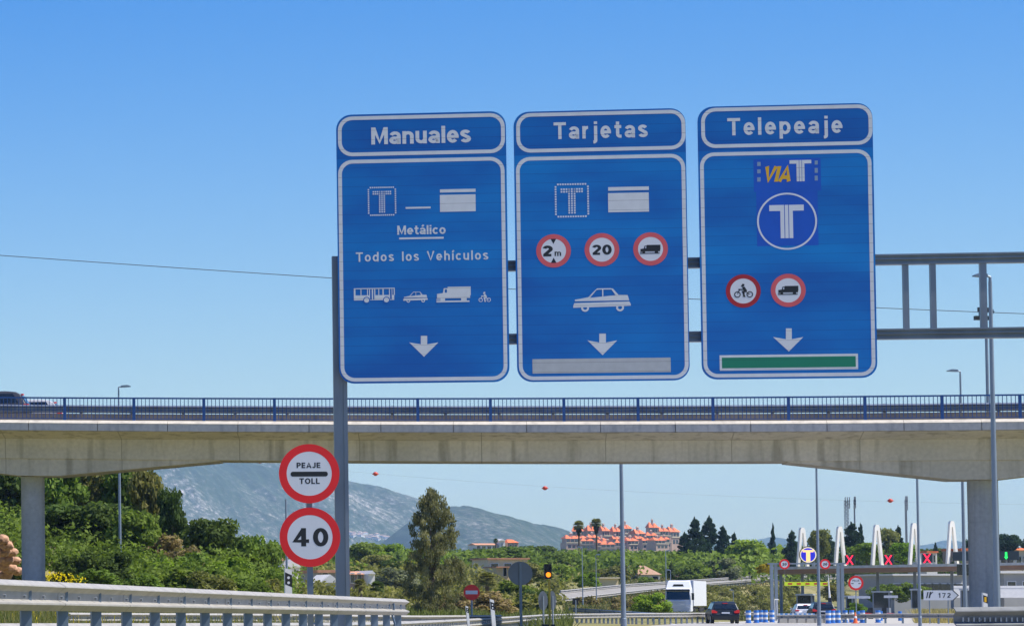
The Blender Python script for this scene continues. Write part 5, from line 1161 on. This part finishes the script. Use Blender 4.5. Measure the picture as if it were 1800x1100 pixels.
def bush(seed, n=26, per=210, size=.036):
    r = random.Random(seed); cl = []
    for i in range(n):
        a = r.uniform(0, 6.283); q = math.sqrt(r.random())*.42; cz = r.uniform(.1, .86)*(1-.55*(q/.42)**2); s = .17*r.uniform(.7, 1.25)
        cl.append(((q*math.cos(a), q*math.sin(a), cz), (s, s, s*.95), int(per), r.uniform(.1, .95)))
    return crown_mesh('crown', cl, size, seed), limbs([c[0] for c in cl[:5]], .02, .1)
def conifer(seed, n=60, per=130, size=.024, tiers=True):
    r = random.Random(seed); cl = []
    for i in range(n):
        t_ = (i+.5)/n; z = .10+.86*t_; q = (.42*(1-t_)**.7+.02)*r.uniform(.2, 1); a = r.uniform(0, 6.283); s = .15*(1-t_*.6)*r.uniform(.7, 1.2)
        cl.append(((q*math.cos(a), q*math.sin(a), z), (s*1.25, s*1.25, s*.55), per, r.uniform(.1, .9)))
    cl.append(((0, 0, .97), (.02, .02, .05), 60, .5)); mb = MB(); mb.tube([(0, 0, -.03), (0, 0, .95)], [.03, .006], 7); return crown_mesh('crown', cl, size, seed), mb
def column(seed, n=30, per=150, size=.02, w_=.5, taper=.75, droop=0, loose=0):
    r = random.Random(seed); cl = []
    for i in range(n):
        t_ = (i+.5)/n; z = .06+.9*t_; env = w_*(min(1, t_*5)**.5)*(1-t_**2.4)**taper; q = env*r.uniform(.2, .75+loose); a = r.uniform(0, 6.283); s = (env*.42+.03)*r.uniform(.7, 1.2)
        cl.append(((q*math.cos(a), q*math.sin(a), z), (s, s, .075*r.uniform(.7, 1.4)), per, r.uniform(.1, .95)))
    mb = limbs([c[0] for c in cl[8:20]], .02, .5) if loose else MB().tube([(0, 0, -.03), (0, 0, .9)], [.03, .01], 7); return crown_mesh('crown', cl, size, seed, droop=droop), mb
def mk_proto(res, name):
    cm, tm = res; tme = tm.build('trunk_proto', 'bark'); td_ = tme.data; bpy.data.objects.remove(tme); return cm, td_
def euca(seed=41):
    r = random.Random(seed); cl = []; side = [r.uniform(.85, 1.12) for _ in range(60)]
    for i in range(215):
        t_ = r.random()**1.25; z = .07+.9*t_; env = .47*min(1, 1.35*math.sqrt(1-t_))*(.85+.15*min(1, t_*4)); a = r.uniform(0, 6.283)
        q = env*math.sqrt(r.uniform(.05, 1.0))*side[int(t_*14)+15*int(a/1.571)]; s = r.uniform(.055, .10)
        cl.append(((q*math.cos(a), q*math.sin(a), z), (s, s, r.uniform(.025, .055)), 115, r.uniform(.0, 1)))
    for i in range(16): cl.append(((r.uniform(-.04, .04), r.uniform(-.04, .04), .12+.85*i/16), (.07, .07, .05), 120, .4))
    mb = limbs([c[0] for c in cl[:22]], .03, .35); return crown_mesh('crown', cl, .0125, seed, droop=.5), mb
PB = [mk_proto(broad(s), 'b') for s in (1, 2, 3, 4)]; PU = [mk_proto(bush(s), 'u') for s in (11, 12, 13)]; PC = [mk_proto(conifer(s), 'c') for s in (21, 22, 23)]
PL = [mk_proto(column(31, 26, 190, .03, .45), 'l')]; PE = [mk_proto(euca(), 'e')]
COL = dict(green=(.185, .255, .05), bright=(.25, .36, .045), olive=(.26, .25, .085), dark=(.10, .145, .04), conifer=(.035, .07, .042), silver=(.24, .27, .17), euca=(.25, .24, .125), yellow=(.55, .42, .03), brown=(.30, .24, .12), lime=(.19, .29, .03), blue=(.055, .10, .07))
def tree(proto, px, pt, w_, Y, label, c, cat='tree', name='tree', group=None, zb=None, pb=None, jit=.12):
    z0 = (G(px, Y)-.1) if zb is None else zb
    if pb is not None: z0 = Z_(pb, Y)
    H = (Z_(pt, Y)-z0); W = w_*Y/F; t = thing(name, label, cat, (X_(px, Y, 1000), Y, z0), rnd.uniform(0, 6.28), group)
    cm, tm = proto; cc = COL[c] if isinstance(c, str) else c
    for nm, me in (('trunk', tm), ('crown', cm)):
        o = bpy.data.objects.new(nm, me); col.objects.link(o); o.parent = t; o.scale = (W, W, H)
        v = rnd.uniform(1-jit, 1+jit); o.color = (cc[0]*v*rnd.uniform(.92, 1.08), cc[1]*v, cc[2]*v, 1)
    return t
hill = [  # px, top, width, Y, proto, colour, label
 (-60, 800, 170, 232, 'b0', 'green', 'tall green tree at the far left edge behind the left pier'),
 (15, 812, 120, 222, 'b1', 'dark', 'dark leafy tree left of the left bridge pier'),
 (95, 796, 125, 226, 'b2', 'green', 'green tree crown just right of the left bridge pier, under the haunch'),
 (165, 792, 110, 230, 'b3', 'olive', 'olive green tree between the left pier and the left street lamp'),
 (225, 794, 100, 228, 'b0', 'green', 'bright green tree directly behind the left street lamp'),
 (258, 806, 70, 224, 'b1', 'olive', 'tree whose crown stands highest against the mountain, right of the left street lamp'),
 (300, 850, 62, 222, 'b2', 'dark', 'dark rounded tree on the slope edge against the mountain'),
 (372, 903, 110, 214, 'b3', 'dark', 'wide dark green tree in the middle of the slope below the mountain'),
 (432, 928, 80, 220, 'b0', 'green', 'green tree on the falling slope left of the two round signs'),
 (475, 940, 55, 236, 'b1', 'green', 'small green tree nearest the left edge of the 40 sign'),
 (110, 880, 110, 206, 'b3', 'dark', 'dark-leaved tree right beside the left pier'),
 (180, 872, 110, 204, 'b1', 'dark', 'dark tree left of the lower half of the left street lamp'),
 (235, 890, 90, 202, 'b2', 'green', 'green tree right of the lower half of the left street lamp'),
 (30, 905, 90, 208, 'u0', 'dark', 'dark bush above the orange rocks at the left edge'),
 (285, 925, 80, 208, 'u1', 'brown', 'dry brownish bush on the bare orange patch of the slope'),
 (325, 938, 75, 205, 'u2', 'brown', 'dry grey-brown bush in the middle of the slope'),
 (345, 955, 85, 200, 'u0', 'green', 'leafy green bush below the dry bushes'),
 (400, 965, 100, 198, 'u1', 'bright', 'fresh green bush low on the slope in the middle'),
 (450, 965, 85, 202, 'u2', 'green', 'green bush low on the slope towards the 40 sign'),
 (492, 985, 50, 196, 'u0', 'green', 'small green bush at the foot of the marker post'),
 (265, 960, 90, 194, 'u2', 'bright', 'light green bush right of the foot of the left street lamp'),
 (200, 955, 90, 190, 'u1', 'dark', 'dark green bush at the foot of the left street lamp'),
 (135, 955, 80, 188, 'u0', 'dark', 'dark bush behind the yellow flowers'),
 (310, 985, 100, 184, 'u1', 'green', 'wide green bush just above the barrier left of the middle of the slope'),
 (375, 990, 90, 182, 'u0', 'olive', 'olive bush just above the barrier'),
 (240, 990, 90, 182, 'u2', 'green', 'green bush just above the barrier right of the left lamp'),
 (165, 990, 80, 180, 'u1', 'green', 'green bush just above the barrier left of the left lamp'),
 (432, 1000, 80, 184, 'u2', 'green', 'low green bush just above the barrier near the round signs'),
 (475, 1005, 60, 186, 'u1', 'olive', 'last low bush above the barrier before the marker post'),
 (15, 960, 60, 190, 'u2', 'olive', 'pale bush beside the orange rocks'),
]
PR = {'b0': PB[0], 'b1': PB[1], 'b2': PB[2], 'b3': PB[3], 'u0': PU[0], 'u1': PU[1], 'u2': PU[2], 'c0': PC[0], 'c1': PC[1], 'c2': PC[2], 'l': PL[0], 'e': PE[0]}
for px, pt, w_, Y, p, c, l in hill: tree(PR[p], px, pt, w_*1.18, Y, l, c, 'bush' if p[0] == 'u' else 'tree', 'bush' if p[0] == 'u' else 'broadleaf_tree', 'trees and bushes of the left slope')
mid = [
 (761, 858, 96, 236, 'e', 'euca', 'tall slender grey-green tree with drooping foliage, standing alone in the middle', 'eucalyptus_tree', 1085),
 (1222, 910, 52, 640, 'c0', 'conifer', 'tallest dark conifer on the left of the pine group above the lorry', 'conifer_tree', 1000),
 (1248, 907, 50, 650, 'c1', 'conifer', 'dark conifer in the middle of the pine group above the lorry', 'conifer_tree', 1000),
 (1272, 924, 46, 645, 'c2', 'conifer', 'dark conifer on the right of the pine group, sloping down', 'conifer_tree', 1000),
 (1204, 935, 36, 655, 'c1', 'conifer', 'lower dark conifer at the left foot of the pine group', 'conifer_tree', 1000),
 (1292, 936, 30, 660, 'c0', 'conifer', 'small dark conifer between the pine group and the bright green tree', 'conifer_tree', 1000),
 (1316, 941, 74, 600, 'b0', 'bright', 'round bright green tree left of the cypress', 'broadleaf_tree', 1012),
 (1360, 921, 17, 640, 'l', 'conifer', 'narrow dark cypress left of the first white arch', 'cypress_tree', 985),
 (1345, 986, 28, 420, 'u1', 'yellow', 'yellow flowering bush left of the height portal', 'broom_bush', 1006),
 (1262, 974, 62, 560, 'u0', 'silver', 'grey-leaved bush below the pine group', 'bush', 1016),
 (1213, 980, 56, 555, 'u2', 'green', 'rounded green bush just above the lorry', 'bush', 1020),
 (1180, 988, 20, 550, 'l', 'dark', 'small dark tree between the brown-roofed house and the lorry', 'broadleaf_tree', 1018),
 (1143, 1034, 58, 300, 'u0', 'bright', 'vivid green bush on the dry slope just left of the lorry', 'bush', 1078),
 (1036, 1001, 48, 430, 'u1', 'lime', 'rounded yellow-green bush left of the thick central pole', 'bush', 1030),
 (1075, 982, 66, 560, 'u2', 'olive', 'dark olive bushy tree behind the yellow wall building', 'bush', 1022),
 (1135, 1010, 30, 500, 'u1', 'green', 'small green bush before the brown-roofed house', 'bush', 1027),
 (640, 948, 66, 560, 'b1', 'green', 'rounded green tree just right of the gantry post', 'broadleaf_tree', 1010),
 (686, 953, 60, 600, 'b2', 'bright', 'bright green tree halfway between gantry post and slender tree', 'broadleaf_tree', 1000),
 (663, 972, 60, 520, 'b3', 'olive', 'olive green tree above the orange-roofed house', 'broadleaf_tree', 1010),
 (700, 990, 70, 430, 'u0', 'silver', 'grey-green olive bush left of the slender tree', 'bush', 1035),
 (685, 978, 36, 470, 'u2', 'dark', 'small dark green bush right of the orange-roofed house', 'bush', 1003),
 (628, 985, 50, 480, 'b0', 'bright', 'leafy tree touching the gantry post', 'broadleaf_tree', 1020),
 (850, 962, 90, 620, 'b1', 'green', 'green tree right of the slender tree', 'broadleaf_tree', 1000),
 (905, 958, 70, 640, 'b2', 'green', 'green tree behind the flat-roofed house', 'broadleaf_tree', 1000),
 (950, 955, 80, 650, 'b3', 'dark', 'dark green tree above the amber light', 'broadleaf_tree', 1010),
 (985, 965, 70, 600, 'b0', 'green', 'green tree left of the left fan palm', 'broadleaf_tree', 1020),
 (965, 985, 90, 470, 'b1', 'green', 'leafy green tree directly behind the amber light', 'broadleaf_tree', 1050),
 (900, 1012, 80, 300, 'u1', 'green', 'green bush behind the grey disc', 'bush', 1066),
 (935, 1025, 60, 280, 'u2', 'dark', 'dark green bush right of the grey disc', 'bush', 1070),
 (870, 1030, 90, 250, 'u0', 'brown', 'dry olive-brown bush behind the no entry sign', 'bush', 1082),
 (800, 1035, 70, 255, 'u1', 'brown', 'brownish bush left of the no entry sign', 'bush', 1082),
 (925, 985, 60, 460, 'b2', 'olive', 'olive tree between the flat-roofed house and the amber light', 'broadleaf_tree', 1040),
 (1393, 932, 40, 560, 'c0', 'blue', 'dark tree left of the first white arch', 'broadleaf_tree', 1000),
 (1442, 922, 40, 520, 'b0', 'olive', 'palm-like tree right of the first white arch beside the grey pole', 'broadleaf_tree', 1000),
 (1458, 938, 40, 560, 'c1', 'blue', 'dark conifer between the first two white arches', 'conifer_tree', 1000),
 (1498, 918, 60, 580, 'c1', 'conifer', 'dark tree below the thick telecom mast', 'broadleaf_tree', 1000),
 (1514, 920, 26, 600, 'c2', 'conifer', 'pointed conifer left of the third white arch', 'conifer_tree', 1000),
 (1524, 948, 60, 480, 'b0', 'green', 'light green tree between the second and third white arches', 'broadleaf_tree', 1002),
 (1562, 922, 44, 600, 'b1', 'olive', 'olive tree right of the third white arch', 'broadleaf_tree', 1000),
 (1580, 924, 34, 610, 'c0', 'conifer', 'dark conifer left of the lone thin mast', 'conifer_tree', 1000),
 (1588, 950, 50, 480, 'b3', 'lime', 'light green tree behind the second red cross', 'broadleaf_tree', 1004),
 (1640, 960, 70, 700, 'b1', 'dark', 'dark low tree right of the fourth white arch', 'broadleaf_tree', 1000),
 (1645, 953, 12, 690, 'l', 'conifer', 'thin small conifer between the fourth and fifth white arches', 'cypress_tree', 990),
 (1706, 945, 30, 640, 'b2', 'blue', 'dark tree just left of the right pier', 'broadleaf_tree', 990),
 (1773, 932, 46, 600, 'b0', 'blue', 'dark umbrella-shaped tree right of the right pier', 'broadleaf_tree', 990),
 (1805, 945, 40, 620, 'c1', 'conifer', 'dark conifer at the right edge', 'conifer_tree', 990),
 (1470, 1018, 50, 430, 'u0', 'olive', 'olive bush seen through the height portal', 'bush', 1055),
 (1560, 1020, 60, 430, 'u1', 'green', 'green bush under the canopy behind the booths', 'bush', 1058),
 (1605, 1015, 50, 430, 'u2', 'green', 'leafy bush under the canopy near the narrow booth', 'bush', 1050),
 (1500, 1055, 34, 345, 'u0', 'lime', 'low yellow-green bush below the toll stop sign', 'bush', 1078),
]
for px, pt, w_, Y, p, c, l, nm, pb in mid: tree(PR[p], px, pt, w_*1.12, Y, l, c, 'bush' if 'bush' in nm else 'tree', nm, None, pb=pb)
# palms
def palm(label, px, pt, Y, pb, crown_w, c='olive', skirt=True, small=False):
    k = Y/F; p = at(px, pb, Y); H = (pb-pt)*k; W = crown_w*k/2; t = thing('palm_tree', label, 'palm tree', p, 0, None)
    mb = MB(); mb.tube([(0, 0, -.5), (.05, 0, H*.5), (0, 0, H-W*.9)], [.22 if not small else .16, .16, .15], 8); mb.build('trunk', 'bark', t)
    r = random.Random(int(px)); V = []; Fc = []; T = []
    cz = H-W*.95
    for i in range(70):
        a = r.uniform(0, 6.283); e = r.uniform(-.7, 1.35); d = Vector((math.cos(a)*math.cos(e), math.sin(a)*math.cos(e), math.sin(e))); L = W*r.uniform(.75, 1.0)
        u = d.cross(Vector((0, 0, 1))); u = u.normalized() if u.length > .05 else Vector((1, 0, 0)); v = u.cross(d)
        base = Vector((0, 0, cz))+d*L*.35
        for j in range(9):    # fan segments
            th = (j-4)*.28; dd = (d*math.cos(th)+u*math.sin(th)).normalized(); tip = base+dd*L*.62-Vector((0, 0, L*.14)); s = (u*math.cos(th)-d*math.sin(th))*L*.055
            b_ = len(V); V += [base, base+dd*L*.35+s, tip, base+dd*L*.35-s]; Fc.append((b_, b_+1, b_+2, b_+3)); T.append(min(1, max(0, r.gauss(.55, .2))))
        b_ = len(V); s = u*L*.02; o_ = Vector((0, 0, cz)); V += [o_-s, o_+s, base+s, base-s]; Fc.append((b_, b_+1, b_+2, b_+3)); T.append(.4)
    me = np_mesh('crown', np.array([tuple(v) for v in V]), np.array(Fc), ['leaf'], attr=T); o = bpy.data.objects.new('fronds', me); col.objects.link(o); o.parent = t; o.color = COL[c]+(1,)
    if skirt:
        V, Fc2, T2 = leaf_cloud([((0, 0, cz-W*.55), (W*.42, W*.42, W*.55), 500, .3), ((0, 0, cz-W*1.0), (W*.25, W*.25, W*.5), 300, .3)], W*.09, int(px), droop=.8); me = np_mesh('skirt', V, Fc2, ['leaf'], attr=T2); o = bpy.data.objects.new('dead_frond_skirt', me); col.objects.link(o); o.parent = t; o.color = (.09, .075, .04, 1)
    return t
palm('left one of the two tall fan palms before the orange-roofed hill', 1018, 911, 700, 985, 26)
palm('right one of the two tall fan palms, slightly taller', 1049, 907, 690, 985, 26)
palm('small dark palm on the skyline beside the white tower house', 872, 944, 800, 985, 12, 'dark', False, True)
palm('small bushy palm behind the no entry sign', 856, 998, 290, 1040, 44, 'olive', False, True)
palm('small dark palm right of the gantry post', 633, 1012, 300, 1046, 30, 'olive', False, True)
palm('second small dark palm, left of the slender tree', 663, 1015, 300, 1048, 34, 'dark', False, True)

# far-off wood that reads as one mass
r = np.random.RandomState(5); cl = []
def wood(n, pa, pb_, Ya_, Yb_, topf, name, color, size, label, per=90, seed=5, wr=(2.5, 4.5)):
    r = np.random.RandomState(seed); cl = []
    for i in range(n):
        Y = r.uniform(Ya_, Yb_); px = r.uniform(pa, pb_); g = G(px, Y); R_ = r.uniform(*wr); ztop = min(g+R_*2.0, Z_(topf(px)+r.uniform(0, 6), Y)); c = (X_(px, Y, 1000), Y, ztop-R_*.75)
        if ztop < g+.5: continue
        cl.append((c, (R_, R_, R_*.8), per, r.uniform(.1, .95)))
    V, Fc, T = leaf_cloud(cl, size, seed); me = np_mesh(name, V, Fc, ['leaf'], attr=T); o = bpy.data.objects.new(name, me); col.objects.link(o); o.color = COL[color]+(1,); o['kind'] = 'stuff'; return o
tp = lambda xs, ys: (lambda px: float(np.interp(px, xs, ys)))
f1 = tp([-200, 480, 600, 700, 800, 900, 980, 1100, 1200, 1300, 1400, 1500, 1620, 1700, 1900], [960, 962, 962, 964, 963, 962, 965, 965, 966, 963, 955, 950, 968, 966, 958])
wood(330, 430, 1400, 560, 1000, f1, 'woodland', 'green', .42, '', 130, 5)
wood(200, 430, 1300, 700, 1100, f1, 'woodland', 'dark', .45, '', 130, 6)
f2 = tp([430, 600, 840, 848, 935, 943, 980, 1048, 1052, 1092, 1096, 1104, 1108, 1168, 1172, 1400], [985, 985, 988, 1012, 1012, 990, 990, 994, 1031, 1031, 996, 996, 1026, 1026, 994, 992])
wood(110, 560, 985, 430, 620, f2, 'woodland', 'olive', .3, '', 130, 8, (1.5, 3))
wood(120, 985, 1400, 660, 860, f2, 'woodland', 'olive', .34, '', 130, 18, (2, 3.5))
wood(150, 1235, 1400, 430, 600, lambda p: 1026, 'slope_scrub', 'olive', .16, '', 110, 19, (.4, .9))
wood(60, 1000, 1160, 330, 400, lambda p: 1046, 'slope_scrub', 'brown', .14, '', 110, 20, (.3, .6))
wood(160, 1380, 2000, 560, 900, f1, 'woodland', 'dark', .42, '', 130, 9)
f3 = tp([500, 600, 720, 800, 990], [1015, 1016, 1030, 1030, 1040])
wood(110, 500, 990, 270, 380, f3, 'scrub', 'olive', .16, '', 140, 10, (.7, 1.3))
f4 = tp([-300, 0, 250, 400, 500], [860, 870, 880, 950, 990])
wood(190, -250, 500, 186, 225, f4, 'undergrowth', 'green', .12, '', 170, 12, (.7, 1.3))
# scrub on the dry slope
f5 = tp([985, 1150, 1250, 1370], [1045, 1038, 1024, 1012])
def weeds(name, n, pa, pb_, Ya_, Yb_, h, color, seed, wb=.02, zf_=None, label=None):
    r = np.random.RandomState(seed); px = r.uniform(pa, pb_, n); Y = np.exp(r.uniform(math.log(Ya_), math.log(Yb_), n)); z = ground(px, Y); X = (px-PX0)/F*Y/cp
    H = h*(.4+r.rand(n)); L = r.normal(size=(n, 2))*H[:, None]*.28; a = r.uniform(0, 3.14, n); wx, wy = np.cos(a)*wb, np.sin(a)*wb; P = np.stack([X, Y, z-.03], 1)
    V = np.stack([P+np.stack([-wx, -wy, wx*0], 1), P+np.stack([wx, wy, wx*0], 1), P+np.stack([L[:, 0]+wx*.5, L[:, 1], H], 1), P+np.stack([L[:, 0]-wx*.5, L[:, 1], H], 1)], 1).reshape(-1, 3)
    me = np_mesh(name, V, np.arange(4*n).reshape(-1, 4), ['leaf'], attr=r.rand(n)); o = bpy.data.objects.new(name, me); col.objects.link(o); o.color = (COL[color] if isinstance(color, str) else color)+(1,); o['kind'] = 'stuff'; return o
weeds('dry_grass', 42000, 985, 1400, 300, 620, .22, (.30, .25, .12), 1, .08)
weeds('green_grass', 22000, 985, 1400, 300, 600, .25, (.16, .19, .07), 2, .08)
weeds('dry_grass', 9000, 1600, 1710, 262, 320, .75, (.52, .42, .20), 3, .02)
weeds('dry_grass', 5000, 1752, 1950, 230, 300, .7, (.52, .40, .22), 4, .02)
weeds('weeds', 26000, -100, 760, 96, 165, .36, (.17, .20, .06), 5, .009)
weeds('weeds', 9000, -100, 760, 96, 165, .42, (.36, .31, .15), 6, .009)
weeds('yellow_flowers', 900, -60, 700, 100, 150, .4, (.60, .48, .03), 7, .02)
weeds('green_grass', 9000, 560, 1000, 175, 300, .55, (.19, .22, .07), 8, .03)
# yellow flowers beside the left pier
V, Fc, T = leaf_cloud([((X_(p, 172, 1010), 172+q, Z_(z, 172)), (.55, .4, .24), 42, .9) for p, q, z in ((82, 0, 1012), (95, .3, 1008), (108, 0, 1014), (122, .2, 1015), (135, 0, 1019), (90, .4, 1018))], .05, 77)
me = np_mesh('yellow_flowers', V, Fc, ['leaf'], attr=T); o = bpy.data.objects.new('yellow_flowers', me); col.objects.link(o); o.color = (.75, .6, .02, 1); o['kind'] = 'stuff'
# orange rocks at the left edge
M['rock'] = mat('orange limestone', (.58, .34, .22), .95, 0, .6, 4, bump=.8, detail=8)
rr = random.Random(4); n = 0
for p, q, s, l in ((2, 948, .30, 'topmost orange rock at the left edge'), (12, 958, .28, 'second orange rock from the top at the left edge'), (4, 968, .34, 'orange rock jutting out halfway up the left edge'), (20, 970, .26, 'orange rock at the right of the halfway one'), (10, 983, .32, 'cracked orange rock in the middle of the pile'), (26, 985, .25, 'small orange rock nearest the left pier'), (0, 992, .36, 'large orange rock low at the left edge'), (16, 998, .33, 'orange rock above the lowest one'), (30, 1003, .26, 'small orange rock low beside the left pier'), (6, 1009, .36, 'lowest orange rock just above the barrier'), (-14, 975, .5, 'orange rock cut by the left edge')):
    bmesh = __import__('bmesh'); bm = bmesh.new()
    for _ in range(60): nn = Vector((rr.gauss(0, 1), rr.gauss(0, 1), rr.gauss(0, 1))).normalized()*s*rr.uniform(.93, 1.04); bm.verts.new((nn.x*1.25, nn.y, nn.z*.85))
    rs = bmesh.ops.convex_hull(bm, input=bm.verts); bmesh.ops.delete(bm, geom=[v for v in bm.verts if not v.link_faces], context='VERTS')
    bmesh.ops.bevel(bm, geom=bm.edges[:], offset=.015, segments=1, affect='EDGES')
    me = bpy.data.meshes.new('rock'); bm.to_mesh(me); bm.free(); me.materials.append(M['rock']); o = bpy.data.objects.new('rock', me); col.objects.link(o); o.location = at(p, q, 171+n*.3); tag(o, l, 'rock', 'orange rocks at the left edge'); n += 1
me_ = MB(); me_.add([tuple(at(*q)) for q in ((-120, 900, 186), (45, 935, 186), (60, 1040, 170), (-120, 1040, 168), (-120, 960, 176), (48, 985, 176))], [(0, 1, 5, 4), (4, 5, 2, 3)])
# ================================================================ AIR
hz = MB(); hz.box(-9000, 16500, -400, 13800, -8, 440); hz.f = hz.f; o = hz.build('haze', 'white'); o.data.materials.clear()
hm = bpy.data.materials.new('air'); hm.use_nodes = True; nt = hm.node_tree; nt.nodes.clear(); ou = nt.nodes.new('ShaderNodeOutputMaterial'); pv = nt.nodes.new('ShaderNodeVolumePrincipled'); nt.links.new(pv.outputs[0], ou.inputs['Volume'])
pv.inputs['Density'].default_value = HAZE; pv.inputs['Color'].default_value = (.42, .66, 1, 1); pv.inputs['Anisotropy'].default_value = .0
o.data.materials.append(hm); o['kind'] = 'stuff'

for o_ in scene.objects:
    if o_.parent is None and 'label' in o_ and not 4 <= len(str(o_['label']).replace('-', ' ').split()) <= 16: print('LABEL', len(o_['label'].split()), o_['label'])

# sign faces carry film, not slabs: keep every mark within about 3 mm of its panel
def squash(o):
    for c in o.children:
        if c.type == 'MESH' and c.name.split('.')[0] not in ('post', 'bracket'):
            for v in c.data.vertices:
                if v.co.y < 0: v.co.y *= .2
        squash(c)
for o_ in scene.objects:
    if o_.parent is None and o_.name.split('.')[0] in ('lane_sign', 'traffic_sign', 'exit_board', 'toll_stop_sign', 'no_entry_sign', 'delineator_post'): squash(o_)
